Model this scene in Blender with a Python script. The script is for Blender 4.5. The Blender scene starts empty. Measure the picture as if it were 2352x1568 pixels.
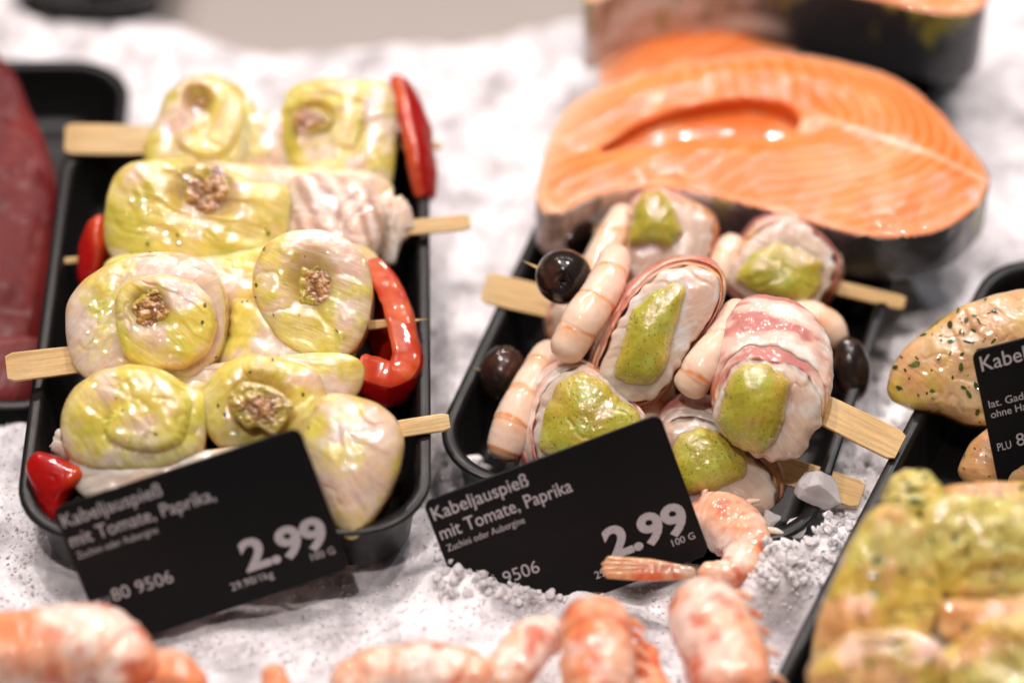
import bpy, math, random
import bmesh as _bm
import numpy as np
from mathutils import Vector

# ------------------------------------------------------------------ camera, world, lamps, exposure
scn = bpy.context.scene
COL = scn.collection
PITCH = math.radians(45.0)
DIST = 1.03
LENS = 100.0
cam_d = bpy.data.cameras.new("camera")
cam = bpy.data.objects.new("camera", cam_d)
COL.objects.link(cam)
cam.location = (0, -DIST*math.cos(PITCH), DIST*math.sin(PITCH))
cam.rotation_euler = (math.radians(90) - PITCH, 0, 0)
cam_d.lens = LENS
cam_d.sensor_width = 36.0
cam_d.clip_start = 0.02
cam_d.clip_end = 50
cam_d.dof.use_dof = True
cam_d.dof.focus_distance = 0.938
cam_d.dof.aperture_fstop = 2.9
cam_d.dof.aperture_blades = 0
scn.camera = cam

world = bpy.data.worlds.new("World")
scn.world = world
world.use_nodes = True
wb = world.node_tree.nodes["Background"]
wb.inputs[0].default_value = (0.90, 0.86, 0.88, 1)
wb.inputs[1].default_value = 0.06

def lamp_disc(name, loc, target, size, watts, color):
    d = bpy.data.lights.new(name, 'AREA')
    d.shape = 'DISK'; d.size = size; d.energy = watts; d.color = color
    o = bpy.data.objects.new(name, d); COL.objects.link(o)
    o.location = loc
    o.rotation_euler = (Vector(target) - Vector(loc)).to_track_quat('-Z', 'Y').to_euler()
    return o
# spot lamps over the counter: a few small warm ones, one cooler
for (lx, ly, lz, lw, lc) in [(-0.55, 0.95, 1.25, 5.2, (1.0, .86, .80)), (-0.12, 1.00, 1.25, 5.2, (1.0, .88, .84)), (0.38, 0.95, 1.25, 5.2, (1.0, .86, .80)), (0.85, 0.80, 1.25, 4.2, (.88, .92, 1.0)),
                             (-0.30, 0.25, 1.40, 8.0, (1.0, .90, .86)), (0.35, 0.15, 1.40, 8.0, (1.0, .88, .82)), (-0.20, -0.55, 1.40, 9.0, (1.0, .90, .86))]:
    lamp_disc("counter_spotlight", (lx, ly, lz), (0, 0, 0), 0.05, lw*.80, lc)
lamp_disc("overhead_fill", (0.1, 0.1, 2.4), (0, 0, 0), 1.3, 8.0, (1.0, 0.93, 0.92))  # unseen broad soft lamp, added overhead as ambient fill

scn.render.engine = 'CYCLES'
scn.cycles.use_denoising = True
scn.cycles.max_bounces = 10
scn.cycles.transmission_bounces = 8
scn.cycles.sample_clamp_indirect = 6.0
scn.cycles.caustics_refractive = True
scn.cycles.caustics_reflective = False
scn.view_settings.view_transform = 'Standard'
scn.view_settings.look = 'None'
scn.view_settings.exposure = 0.11
scn.view_settings.gamma = 1.0

# ------------------------------------------------------------------ geometry of the view (centimetres)
FPX = 2352*LENS/36.0
CAM = np.array([0, -DIST*math.cos(PITCH), DIST*math.sin(PITCH)])*100
FW = np.array([0, math.cos(PITCH), -math.sin(PITCH)])
UP = np.array([0, math.sin(PITCH), math.cos(PITCH)])
RT = np.array([1.0, 0, 0])
TOCAM = -FW
def ray(u, v):
    return FW + RT*(u-1176)/FPX - UP*(v-784)/FPX
def P(u, v, z):
    d = ray(u, v)
    return CAM + d*((z-CAM[2])/d[2])
def PD(u, v, dep):
    return CAM + ray(u, v)*dep
def on_plane(u, v, c, n):
    d = ray(u, v)
    return CAM + d*(np.dot(c-CAM, n)/np.dot(d, n))
def unit(a):
    a = np.asarray(a, float)
    return a/np.linalg.norm(a)

# ------------------------------------------------------------------ noise
def _h(ix, iy, iz, s):
    n = (ix*374761393 + iy*668265263 + iz*1274126177 + s*974711) & 0xFFFFFFFF
    n = ((n ^ (n >> 13))*1274126177) & 0xFFFFFFFF
    n = n ^ (n >> 16)
    return (n & 0xFFFF)/32767.5 - 1.0
def vn(p, s=0):
    p = np.asarray(p, float)
    i = np.floor(p).astype(np.int64); f = p - i
    f = f*f*f*(f*(f*6-15)+10)
    r = 0
    for a in (0, 1):
        for b in (0, 1):
            for c in (0, 1):
                w = (f[:,0] if a else 1-f[:,0])*(f[:,1] if b else 1-f[:,1])*(f[:,2] if c else 1-f[:,2])
                r = r + w*_h(i[:,0]+a, i[:,1]+b, i[:,2]+c, s)
    return r
def fbm(p, sc, s=0, oc=4, g=0.5):
    r = 0; a = 1; t = 0
    for k in range(oc):
        r = r + a*vn(np.asarray(p)*sc*(2**k) + 17.3*k, s+k*7)
        t += a; a *= g
    return r/t
def sst(a, b, x):
    t = np.clip((x-a)/(b-a), 0, 1)
    return t*t*(3-2*t)
def mix(a, b, t):
    t = np.asarray(t)[:, None]
    return np.asarray(a, float)*(1-t) + np.asarray(b, float)*t

# ------------------------------------------------------------------ materials
def wet(name, rough=0.3, sss=0.4, scale=0.004, radius=(1.0, 0.55, 0.4), coat=0.8, crough=0.1,
        bump=((600, 0.25, 0.0006),), speck=None, var=0.10, varscale=500, spec=0.5, trans=0.0, fib=0):
    m = bpy.data.materials.new(name); m.use_nodes = True
    nt = m.node_tree; N = nt.nodes; L = nt.links
    b = N["Principled BSDF"]
    at = N.new("ShaderNodeAttribute"); at.attribute_name = "Col"
    tc = N.new("ShaderNodeTexCoord")
    n1 = N.new("ShaderNodeTexNoise"); n1.inputs["Scale"].default_value = varscale; n1.inputs["Detail"].default_value = 4
    L.new(tc.outputs["Object"], n1.inputs["Vector"])
    mr = N.new("ShaderNodeMapRange"); mr.inputs[1].default_value = 0.25; mr.inputs[2].default_value = 0.75
    mr.inputs[3].default_value = 1-var; mr.inputs[4].default_value = 1+var
    L.new(n1.outputs["Fac"], mr.inputs[0])
    mul = N.new("ShaderNodeVectorMath"); mul.operation = 'SCALE'
    L.new(at.outputs["Color"], mul.inputs[0]); L.new(mr.outputs[0], mul.inputs["Scale"])
    colr = mul.outputs[0]
    if speck:
        for (sc, thr, color, maskpow) in speck:
            v = N.new("ShaderNodeTexVoronoi"); v.inputs["Scale"].default_value = sc; v.feature = 'F1'
            mp = N.new("ShaderNodeMapping"); mp.inputs["Scale"].default_value = (1.0, 0.55, 0.8); mp.inputs["Rotation"].default_value = (0.4, 0.7, sc % 3)
            L.new(tc.outputs["Object"], mp.inputs[0]); L.new(mp.outputs[0], v.inputs["Vector"])
            r1 = N.new("ShaderNodeMapRange"); r1.inputs[1].default_value = thr; r1.inputs[2].default_value = thr*0.7
            r1.inputs[3].default_value = 0; r1.inputs[4].default_value = 1
            L.new(v.outputs["Distance"], r1.inputs[0])
            # only some of the cells carry a speck; the attribute's alpha says where herbs lie
            sep = N.new("ShaderNodeSeparateColor"); L.new(v.outputs["Color"], sep.inputs[0])
            gt = N.new("ShaderNodeMath"); gt.operation = 'GREATER_THAN'; gt.inputs[1].default_value = maskpow
            L.new(sep.outputs[0], gt.inputs[0])
            mm = N.new("ShaderNodeMath"); mm.operation = 'MULTIPLY'; L.new(r1.outputs[0], mm.inputs[0]); L.new(gt.outputs[0], mm.inputs[1])
            m2 = N.new("ShaderNodeMath"); m2.operation = 'MULTIPLY'; L.new(mm.outputs[0], m2.inputs[0]); L.new(at.outputs["Alpha"], m2.inputs[1])
            mx = N.new("ShaderNodeMix"); mx.data_type = 'RGBA'
            L.new(m2.outputs[0], mx.inputs[0]); L.new(colr, mx.inputs[6]); mx.inputs[7].default_value = (*color, 1)
            colr = mx.outputs[2]
    L.new(colr, b.inputs["Base Color"])
    b.inputs["Roughness"].default_value = rough
    b.inputs["Specular IOR Level"].default_value = spec*(.35 if coat > .5 else 1)
    b.inputs["Subsurface Weight"].default_value = sss
    b.inputs["Subsurface Scale"].default_value = scale
    b.inputs["Subsurface Radius"].default_value = radius
    b.inputs["Coat Weight"].default_value = coat
    b.inputs["Coat Roughness"].default_value = crough
    b.inputs["Coat IOR"].default_value = 1.5 if coat < .95 else 1.9
    b.inputs["Transmission Weight"].default_value = trans
    prev = None; first = None
    for (sc, st, di) in bump:
        nb = N.new("ShaderNodeTexNoise"); nb.inputs["Scale"].default_value = sc; nb.inputs["Detail"].default_value = 1.5
        nb.inputs["Roughness"].default_value = 0.6
        L.new(tc.outputs["Object"], nb.inputs["Vector"])
        bp = N.new("ShaderNodeBump"); bp.inputs["Strength"].default_value = st; bp.inputs["Distance"].default_value = di
        L.new(nb.outputs["Fac"], bp.inputs["Height"])
        if prev is not None: L.new(prev, bp.inputs["Normal"])
        prev = bp.outputs[0]; first = first or prev
    if fib:
        fa = N.new("ShaderNodeAttribute"); fa.attribute_name = "fib"
        fn = N.new("ShaderNodeTexNoise"); fn.inputs["Scale"].default_value = fib; fn.inputs["Detail"].default_value = 3; fn.inputs["Roughness"].default_value = .6
        L.new(fa.outputs["Vector"], fn.inputs["Vector"])
        fb = N.new("ShaderNodeBump"); fb.inputs["Strength"].default_value = .5; fb.inputs["Distance"].default_value = .0006
        L.new(fn.outputs["Fac"], fb.inputs["Height"]); L.new(first, fb.inputs["Normal"]); first = fb.outputs[0]
        fm = N.new("ShaderNodeMapRange"); fm.inputs[1].default_value = .3; fm.inputs[2].default_value = .7; fm.inputs[3].default_value = .84; fm.inputs[4].default_value = 1.08
        L.new(fn.outputs["Fac"], fm.inputs[0])
        fs = N.new("ShaderNodeVectorMath"); fs.operation = 'SCALE'; L.new(colr, fs.inputs[0]); L.new(fm.outputs[0], fs.inputs["Scale"])
        L.new(fs.outputs[0], b.inputs["Base Color"])
    if prev is not None:
        L.new(first, b.inputs["Normal"]); L.new(prev, b.inputs["Coat Normal"])
    return m

GREEN = (0.035, 0.06, 0.01)
def add_grain(m):
    nt = m.node_tree; N = nt.nodes; L = nt.links; b = N["Principled BSDF"]
    src = b.inputs["Base Color"].links[0].from_socket
    at = N.new("ShaderNodeAttribute"); at.attribute_name = "grain"
    n = N.new("ShaderNodeTexNoise"); n.inputs["Scale"].default_value = 16; n.inputs["Detail"].default_value = 3
    L.new(at.outputs["Vector"], n.inputs["Vector"])
    mr = N.new("ShaderNodeMapRange"); mr.inputs[1].default_value = .3; mr.inputs[2].default_value = .7; mr.inputs[3].default_value = .72; mr.inputs[4].default_value = 1.12
    L.new(n.outputs["Fac"], mr.inputs[0])
    sc = N.new("ShaderNodeVectorMath"); sc.operation = 'SCALE'; L.new(src, sc.inputs[0]); L.new(mr.outputs[0], sc.inputs["Scale"])
    L.new(sc.outputs[0], b.inputs["Base Color"])
M = {}
M['cod'] = wet("marinated_cod", 0.45, 0.85, 0.008, (1, .55, .32), 1.0, 0.015,
               ((190, .7, .0007), (430, .9, .0006)), speck=[(190, .13, (.05, .05, .01), .72)], var=.05, trans=.12, fib=4.5)
M['codclean'] = wet("raw_cod", 0.45, 0.85, 0.008, (1, .6, .45), 1.0, 0.015, ((210, .6, .0006), (480, .9, .00045)), var=.05, trans=.10, fib=4.5)
M['pesto'] = wet("herb_pesto", 0.45, 0.5, 0.004, (1, .8, .3), 1.0, 0.015,
                 ((280, .5, .0005), (560, .9, .0005)), speck=[(1100, .25, (.12, .15, .018), .40), (640, .16, (.08, .10, .012), .62)], var=.12, varscale=900)
M['crumb'] = wet("dried_tomato", 0.3, 0.15, 0.002, (1, .5, .3), 1.0, 0.06, ((600, .8, .0008), (1500, .5, .0003)), var=.35, varscale=900)
M['pepper'] = wet("red_pepper", 0.3, 0.12, 0.002, (1, .3, .1), 0.8, 0.09, ((160, .25, .0006), (900, .12, .0002)), var=.10, varscale=300)
M['shrimp'] = wet("peeled_shrimp", 0.35, 0.8, 0.006, (1, .6, .4), 0.8, 0.06, ((260, .25, .0005), (1000, .2, .0002)), var=.05)
M['shell'] = wet("shrimp_shell", 0.4, 0.7, 0.006, (1, .45, .3), 0.8, 0.10, ((220, .6, .0007), (500, .8, .0004)), var=.16, varscale=350)
M['bacon'] = wet("streaky_bacon", 0.35, 0.3, 0.003, (1, .5, .4), 0.7, 0.10, ((260, .5, .0006), (600, .8, .0003)), var=.10, varscale=450)
M['olive'] = wet("black_olive", 0.25, 0.05, 0.002, (1, .4, .3), 0.7, 0.06, ((500, .12, .0006),), var=.25, varscale=250)
M['tuna'] = wet("raw_tuna", 0.45, 0.3, 0.004, (1, .3, .25), 0.10, 0.25, ((40, .2, .0010),), var=.14, varscale=120, spec=.16)
M['herbcod'] = wet("herb_cod", 0.45, 0.85, 0.008, (1, .6, .3), 1.0, 0.015, ((150, .7, .0009), (380, .9, .0007)),
                   speck=[(170, .20, GREEN, .72), (420, .2, GREEN, .80)], var=.10, varscale=260, trans=.10, fib=4.5)
M['salmonskin'] = wet("salmon_skin", 0.35, 0.0, 0.001, (1, 1, 1), 0.5, 0.2, ((500, .5, .0005), (1400, .3, .0002)), var=.25, varscale=600)
M['wood'] = wet("bamboo", 0.5, 0.12, 0.002, (1, .7, .4), 0.15, 0.3, ((900, .12, .0003),), var=.05, varscale=700, spec=.3)
add_grain(M['wood'])
M['herbleaf'] = wet("herb_leaf", 0.35, 0, 0.001, (1, 1, 1), 0.9, 0.1, ((900, .3, .0004),), var=.3)

def simple(name, col, rough, metal=0.0, spec=0.5, bump=None, coat=0.0):
    m = bpy.data.materials.new(name); m.use_nodes = True
    nt = m.node_tree; b = nt.nodes["Principled BSDF"]
    b.inputs["Base Color"].default_value = (*col, 1); b.inputs["Roughness"].default_value = rough
    b.inputs["Metallic"].default_value = metal; b.inputs["Specular IOR Level"].default_value = spec
    b.inputs["Coat Weight"].default_value = coat
    if bump:
        tc = nt.nodes.new("ShaderNodeTexCoord")
        n = nt.nodes.new("ShaderNodeTexNoise"); n.inputs["Scale"].default_value = bump[0]; n.inputs["Detail"].default_value = 4
        nt.links.new(tc.outputs["Object"], n.inputs["Vector"])
        bp = nt.nodes.new("ShaderNodeBump"); bp.inputs["Strength"].default_value = bump[1]; bp.inputs["Distance"].default_value = bump[2]
        nt.links.new(n.outputs["Fac"], bp.inputs["Height"]); nt.links.new(bp.outputs[0], b.inputs["Normal"])
        mr = nt.nodes.new("ShaderNodeMapRange"); mr.inputs[3].default_value = max(0.02, rough-.1); mr.inputs[4].default_value = rough+.12
        nt.links.new(n.outputs["Fac"], mr.inputs[0]); nt.links.new(mr.outputs[0], b.inputs["Roughness"])
    return m
M['tray'] = simple("black_plastic", (0.008, 0.0078, 0.0078), 0.32, spec=.32, bump=(220, .05, .0005))
M['card'] = simple("black_card", (0.006, 0.006, 0.007), 0.42, bump=(300, .10, .0003), spec=.2)
M['counter'] = simple("steel_counter", (0.34, 0.30, 0.275), 0.5, bump=(40, .2, .002))

def ink():
    m = bpy.data.materials.new("white_print"); m.use_nodes = True
    nt = m.node_tree; N = nt.nodes; L = nt.links; b = N["Principled BSDF"]
    tc = N.new("ShaderNodeTexCoord")
    n = N.new("ShaderNodeTexNoise"); n.inputs["Scale"].default_value = 2600; n.inputs["Detail"].default_value = 2
    L.new(tc.outputs["Object"], n.inputs["Vector"])
    mr = N.new("ShaderNodeMapRange"); mr.inputs[1].default_value = .28; mr.inputs[2].default_value = .42
    L.new(n.outputs["Fac"], mr.inputs[0])
    mx = N.new("ShaderNodeMix"); mx.data_type = 'RGBA'
    mx.inputs[6].default_value = (.10, .10, .11, 1); mx.inputs[7].default_value = (.45, .42, .435, 1)
    L.new(mr.outputs[0], mx.inputs[0]); L.new(mx.outputs[2], b.inputs["Base Color"])
    b.inputs["Roughness"].default_value = .6
    return m
M['ink'] = ink()

def ice_sheet_mat():
    m = bpy.data.materials.new("packed_ice"); m.use_nodes = True
    nt = m.node_tree; N = nt.nodes; L = nt.links; b = N["Principled BSDF"]
    tc = N.new("ShaderNodeTexCoord")
    n = N.new("ShaderNodeTexNoise"); n.inputs["Scale"].default_value = 60; n.inputs["Detail"].default_value = 6
    L.new(tc.outputs["Object"], n.inputs["Vector"])
    cr = N.new("ShaderNodeValToRGB")
    cr.color_ramp.elements[0].position = .3; cr.color_ramp.elements[0].color = (.41, .385, .40, 1)
    cr.color_ramp.elements[1].position = .62; cr.color_ramp.elements[1].color = (.92, .90, .92, 1)
    L.new(n.outputs["Fac"], cr.inputs[0]); L.new(cr.outputs[0], b.inputs["Base Color"])
    b.inputs["Roughness"].default_value = .3; b.inputs["Specular IOR Level"].default_value = .4
    b.inputs["Subsurface Weight"].default_value = .5; b.inputs["Subsurface Scale"].default_value = .006
    b.inputs["Subsurface Radius"].default_value = (.8, .9, 1)
    v = N.new("ShaderNodeTexVoronoi"); v.inputs["Scale"].default_value = 420
    L.new(tc.outputs["Object"], v.inputs["Vector"])
    n2 = N.new("ShaderNodeTexNoise"); n2.inputs["Scale"].default_value = 900; n2.inputs["Detail"].default_value = 4
    L.new(tc.outputs["Object"], n2.inputs["Vector"])
    b1 = N.new("ShaderNodeBump"); b1.inputs["Strength"].default_value = .5; b1.inputs["Distance"].default_value = .0007
    L.new(v.outputs["Distance"], b1.inputs["Height"])
    b2 = N.new("ShaderNodeBump"); b2.inputs["Strength"].default_value = .3; b2.inputs["Distance"].default_value = .0004
    L.new(n2.outputs["Fac"], b2.inputs["Height"]); L.new(b1.outputs[0], b2.inputs["Normal"])
    L.new(b2.outputs[0], b.inputs["Normal"])
    return m
def ice_clear_mat(name, tr, sss):
    m = bpy.data.materials.new(name); m.use_nodes = True
    nt = m.node_tree; N = nt.nodes; L = nt.links; b = N["Principled BSDF"]
    b.inputs["Base Color"].default_value = (.84, .80, .815, 1)
    b.inputs["Roughness"].default_value = .06; b.inputs["IOR"].default_value = 1.31
    b.inputs["Transmission Weight"].default_value = tr
    b.inputs["Subsurface Weight"].default_value = sss; b.inputs["Subsurface Scale"].default_value = .003; b.inputs["Subsurface Radius"].default_value = (1, 1, 1)
    tc = N.new("ShaderNodeTexCoord")
    n2 = N.new("ShaderNodeTexNoise"); n2.inputs["Scale"].default_value = 700; n2.inputs["Detail"].default_value = 3
    L.new(tc.outputs["Object"], n2.inputs["Vector"])
    b2 = N.new("ShaderNodeBump"); b2.inputs["Strength"].default_value = .35; b2.inputs["Distance"].default_value = .0008
    L.new(n2.outputs["Fac"], b2.inputs["Height"]); L.new(b2.outputs[0], b.inputs["Normal"])
    return m
M['ice'] = ice_sheet_mat()
M['grain'] = ice_clear_mat("crushed_ice", .0, .8)
M['glass'] = ice_clear_mat("glassy_ice", .40, .6)
M['clear'] = ice_clear_mat("clear_ice", .18, .75)

# ------------------------------------------------------------------ object helpers
def mesh(name, V, F, mat, root=None, col=None, smooth=True, mats=None, fmat=None, label=None):
    """V in world centimetres; quads/tris in F (list or array)."""
    V = np.asarray(V, float)
    base = np.array(root.location)*1.0 if root is not None else np.zeros(3)
    r = root
    while r is not None and r.parent is not None:
        r = r.parent; base = base + np.array(r.location)
    me = bpy.data.meshes.new(name)
    if isinstance(F, np.ndarray):
        nv, nf, k = len(V), len(F), F.shape[1]
        me.vertices.add(nv); me.vertices.foreach_set("co", (V/100.0 - base).astype(np.float32).ravel())
        me.loops.add(nf*k); me.loops.foreach_set("vertex_index", F.astype(np.int32).ravel())
        me.polygons.add(nf); me.polygons.foreach_set("loop_start", np.arange(0, nf*k, k, dtype=np.int32))
        me.update(calc_edges=True); me.validate()
    else:
        me.from_pydata([tuple(x) for x in (V/100.0 - base)], [], [tuple(int(i) for i in f) for f in F])
        me.update()
    if len(me.polygons) < 60000:
        bb = _bm.new(); bb.from_mesh(me); _bm.ops.recalc_face_normals(bb, faces=bb.faces); bb.to_mesh(me); bb.free()
    me.polygons.foreach_set("use_smooth", [smooth]*len(me.polygons))
    if col is not None:
        a = me.color_attributes.new("Col", 'FLOAT_COLOR', 'POINT')
        c = np.asarray(col, float)
        if c.ndim == 1: c = np.tile(c, (len(V), 1))
        if c.shape[1] == 3: c = np.c_[c, np.ones(len(c))]
        a.data.foreach_set("color", np.clip(c, 0, 1).astype(np.float32).ravel())
    for x in (mats or [mat]): me.materials.append(x)
    if fmat is not None: me.polygons.foreach_set("material_index", np.asarray(fmat, np.int32))
    o = bpy.data.objects.new(name, me); COL.objects.link(o)
    if root is not None: o.parent = root
    if label: o["label"] = label
    return o
def thing(name, label, cat, c, group=None):
    o = bpy.data.objects.new(name, None); COL.objects.link(o)
    o.location = tuple(np.asarray(c)/100.0); o.empty_display_size = .01
    o["label"] = label; o["category"] = cat
    if group: o["group"] = group
    return o
def tag(o, label=None, cat=None, group=None, kind=None):
    for k, x in (("label", label), ("category", cat), ("group", group), ("kind", kind)):
        if x: o[k] = x
    return o
def structure(name, V, F, mat, **k):
    return tag(mesh(name, V, F, mat, **k), kind="structure")

def grid_faces(nr, nc, wrap=True):
    """rows x columns of vertices, row-major"""
    i = np.arange(nr-1)[:, None]*nc
    j = np.arange(nc if wrap else nc-1)[None, :]
    j2 = (j+1) % nc
    return np.stack([i+j, i+j2, i+nc+j2, i+nc+j], -1).reshape(-1, 4)

def outline_polar(pts, c, ex, ey, n, na, smooth):
    q = np.array([on_plane(u, v, c, n)-c for u, v in pts])
    x, y = q@ex, q@ey
    # densify edges for an even outline
    X, Y = [], []
    for k in range(len(x)):
        k2 = (k+1) % len(x)
        for t in np.linspace(0, 1, 12, endpoint=False):
            X.append(x[k]*(1-t)+x[k2]*t); Y.append(y[k]*(1-t)+y[k2]*t)
    X, Y = np.array(X), np.array(Y)
    a = np.arctan2(Y, X) % (2*np.pi); r = np.hypot(X, Y)
    o = np.argsort(a); a, r = a[o], r[o]
    A = np.linspace(0, 2*np.pi, na, endpoint=False)
    R = np.interp(A, np.r_[a-2*np.pi, a, a+2*np.pi], np.r_[r, r, r])
    if smooth > 0:
        k = np.arange(-na//2, na//2)
        g = np.exp(-.5*(k/(smooth*na/360.0))**2); g /= g.sum()
        R = np.real(np.fft.ifft(np.fft.fft(R)*np.fft.fft(np.fft.ifftshift(g))))
    return A, R

def lump(name, pts, z=None, dep=None, n=(0, -.6, .8), back=None, H=2.0, dome=.8, q=2.3, mat='cod', root=None,
         colfn=None, holes=(), spiral=None, amp=.10, fine=.03, seed=1, na=150, nf=44, nb=22, smooth=5, ragged=0.0, taper=0.0,
         label=None, hollow=None, extra=None, crease=0.05, flake=.055):
    n = unit(n)
    cu = (min(p[0] for p in pts)+max(p[0] for p in pts))/2; cv = (min(p[1] for p in pts)+max(p[1] for p in pts))/2
    c = P(cu, cv, z) if dep is None else PD(cu, cv, dep)
    ex = unit(np.cross((0, 1, .001), n)); ey = np.cross(n, ex)
    bk = -n if back is None else unit(back)
    A, R = outline_polar(pts, c, ex, ey, n, na, smooth)
    ph = np.r_[np.linspace(0.0, np.pi/2, nf), np.linspace(np.pi/2, np.pi, nb)[1:]]
    s, k = np.sin(ph), np.cos(ph)
    rho = np.abs(s)**(2/q); hh = np.abs(k)**(2/q)
    front = k >= 0
    dirs = np.cos(A)[:, None]*ex + np.sin(A)[:, None]*ey
    V = np.zeros((len(ph), na, 3)); RHO = np.repeat(rho[:, None], na, 1); AA = np.repeat(A[None], len(ph), 0)
    for i in range(len(ph)):
        rr = rho[i]*R
        if ragged and k[i] > -.35: rr = rr*(1+ragged*vn(np.c_[np.cos(A)*6, np.sin(A)*6, np.full(na, seed*3.1+rho[i]*2)], seed)*rho[i]**3)
        if front[i]: V[i] = c + dirs*rr[:, None] + n*dome*hh[i]
        else: V[i] = c + dirs*(rr*(1-taper*hh[i]))[:, None] + bk*H*hh[i]
    V = V.reshape(-1, 3); RHO = RHO.ravel(); AA = AA.ravel(); FR = np.repeat(front[:, None], na, 1).ravel()
    X = (V-c)@ex; Y = (V-c)@ey
    info = dict(rho=RHO, a=AA, front=FR, x=X, y=Y, c=c, n=n, ex=ex, ey=ey, holef=np.zeros(len(V)), groove=np.zeros(len(V)))
    D = np.zeros(len(V))
    if spiral:
        turns, wid, dp, ph0 = spiral
        t = (RHO*turns - AA/(2*np.pi) + ph0) % 1.0
        d = np.minimum(t, 1-t)
        g = np.exp(-(d/wid)**2)*sst(.18, .35, RHO)*sst(1.0, .9, RHO)*FR
        step = (t-.5)*.9*dp*sst(.15, .3, RHO)*sst(1.0, .85, RHO)*FR
        D -= g*dp*.45; D += step*1.5
        info['groove'] = g
    for (hu, hv, hrx, hry, hd) in holes:
        hc = on_plane(hu, hv, c, n)-c
        px = 100*1.0; sc = np.linalg.norm(on_plane(hu+10, hv, c, n)-on_plane(hu, hv, c, n))/10
        sy = np.linalg.norm(on_plane(hu, hv+10, c, n)-on_plane(hu, hv, c, n))/10
        dx, dy = (X-hc@ex)/(hrx*sc), (Y-hc@ey)/(hry*sy)
        wob = 1+.22*fbm(V, 1.2, seed+40, 3)
        d = np.hypot(dx, dy)*wob
        f = np.exp(-d**4)*FR
        lip = np.exp(-((d-1.3)/.4)**2)*FR*(.5+.9*fbm(V, .8, seed+44, 2))
        D += -hd*.40*f + .06*abs(hd)*lip*(1 if hd > 0 else 0)
        info['holef'] = np.maximum(info['holef'], f)
    if hollow:
        D -= hollow*(1-RHO**2)*FR
    if crease:
        q1 = fbm(np.c_[X, Y, AA*0+seed*2.3], .75, seed+70, 3)
        D -= crease*np.exp(-(q1/.035)**2)*sst(-.2, .1, fbm(V, .6, seed+71, 2))
    if flake:
        th = seed*1.7
        tt = ((X*math.cos(th)+Y*math.sin(th))*1.15 + .9*fbm(np.c_[X, Y, AA*0+seed], .55, seed+80, 3) + .12*(X*math.sin(th)-Y*math.cos(th))**2) % 1.0
        saw = np.where(tt < .90, tt/.90, (1-tt)/.10)
        D += flake*(saw-.5)*sst(-.25, .25, fbm(V, .45, seed+81, 2))*sst(1.0, .8, RHO)
    rad = unit_rows(V-(c+bk*H*.25))
    nn = np.where(FR[:, None], .5*rad+.5*n, rad)
    W = V + nn*(amp*fbm(V, .55, seed, 3))[:, None] + nn*(fine*fbm(V, 2.2, seed+9, 4))[:, None] + n*D[:, None]
    if extra is not None: W = extra(W, info)
    col = colfn(W, info) if colfn else (.8, .6, .5)
    F = grid_faces(len(ph), na)
    o = mesh(name, W, F, M[mat], root, col, label=label)
    if flake and len(o.data.vertices) == len(W):
        th = seed*1.7; wr = .35*fbm(W, .5, seed+90, 2)
        g = o.data.attributes.new("fib", 'FLOAT_VECTOR', 'POINT')
        g.data.foreach_set("vector", np.c_[X*math.cos(th)+Y*math.sin(th)+wr+seed, (Y*math.cos(th)-X*math.sin(th))*.13, (W-c)@n*.3].astype(np.float32).ravel())
    return o
def unit_rows(a):
    return a/np.maximum(np.linalg.norm(a, axis=1, keepdims=True), 1e-9)

def catmull(pts, n):
    p = np.asarray(pts, float)
    p = np.vstack([2*p[0]-p[1], p, 2*p[-1]-p[-2]])
    t = np.linspace(0, len(p)-3-1e-6, n); out = []
    for x in t:
        i = int(x); f = x-i
        a, b, c, d = p[i:i+4]
        out.append(.5*((2*b)+(-a+c)*f+(2*a-5*b+4*c-d)*f*f+(-a+3*b-3*c+d)*f**3))
    return np.array(out)

def tube(name, pts, rad, mat, root=None, colfn=None, up=(0, -.7, .7), flat=1.0, nu=90, na=32, radfn=None, amp=0.0, seed=1, cap=.9, q=2.0, label=None):
    """swept body; rad: list along the spine; flat: thickness along `up` relative to width"""
    S = catmull(pts, nu)
    R = np.interp(np.linspace(0, 1, nu), np.linspace(0, 1, len(rad)), rad)
    T = unit_rows(np.gradient(S, axis=0))
    s = np.linspace(0, 1, nu)
    L = np.linalg.norm(np.diff(S, axis=0), axis=1).sum()
    if cap > 0:
        d = np.minimum(s, 1-s)*L
        e = np.clip(d/(R*cap), 0, 1)
        R = R*np.sqrt(np.clip(1-(1-e)**2, 0.0004, 1))
    up = unit(up)
    Nn = unit_rows(up - (T@up)[:, None]*T); B = np.cross(T, Nn)
    a = np.linspace(0, 2*np.pi, na, endpoint=False)
    ca = np.sign(np.cos(a))*np.abs(np.cos(a))**(2/q); sa = np.sign(np.sin(a))*np.abs(np.sin(a))**(2/q)
    ss = np.repeat(s[:, None], na, 1); aa = np.repeat(a[None], nu, 0)
    rr = np.repeat(R[:, None], na, 1)
    if radfn is not None: rr = rr*radfn(ss, aa)
    V = S[:, None] + rr[..., None]*(ca[None, :, None]*B[:, None] + flat*sa[None, :, None]*Nn[:, None])
    V = V.reshape(-1, 3)
    ce = np.repeat(S[:, None], na, 1).reshape(-1, 3)
    if amp: V = V + unit_rows(V-ce)*(amp*fbm(V, 1.5, seed, 4))[:, None]
    V = np.vstack([V, S[0], S[-1]])
    F = [tuple(f) for f in grid_faces(nu, na)]
    k = nu*na
    F += [(k, (j+1) % na, j) for j in range(na)]
    F += [(k+1, (nu-1)*na+j, (nu-1)*na+(j+1) % na) for j in range(na)]
    info = dict(s=np.r_[ss.ravel(), 0, 1], a=np.r_[aa.ravel(), 0, 0])
    col = colfn(V, info) if colfn else (.7, .5, .3)
    return mesh(name, V, F, M[mat], root, col, label=label)

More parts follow.
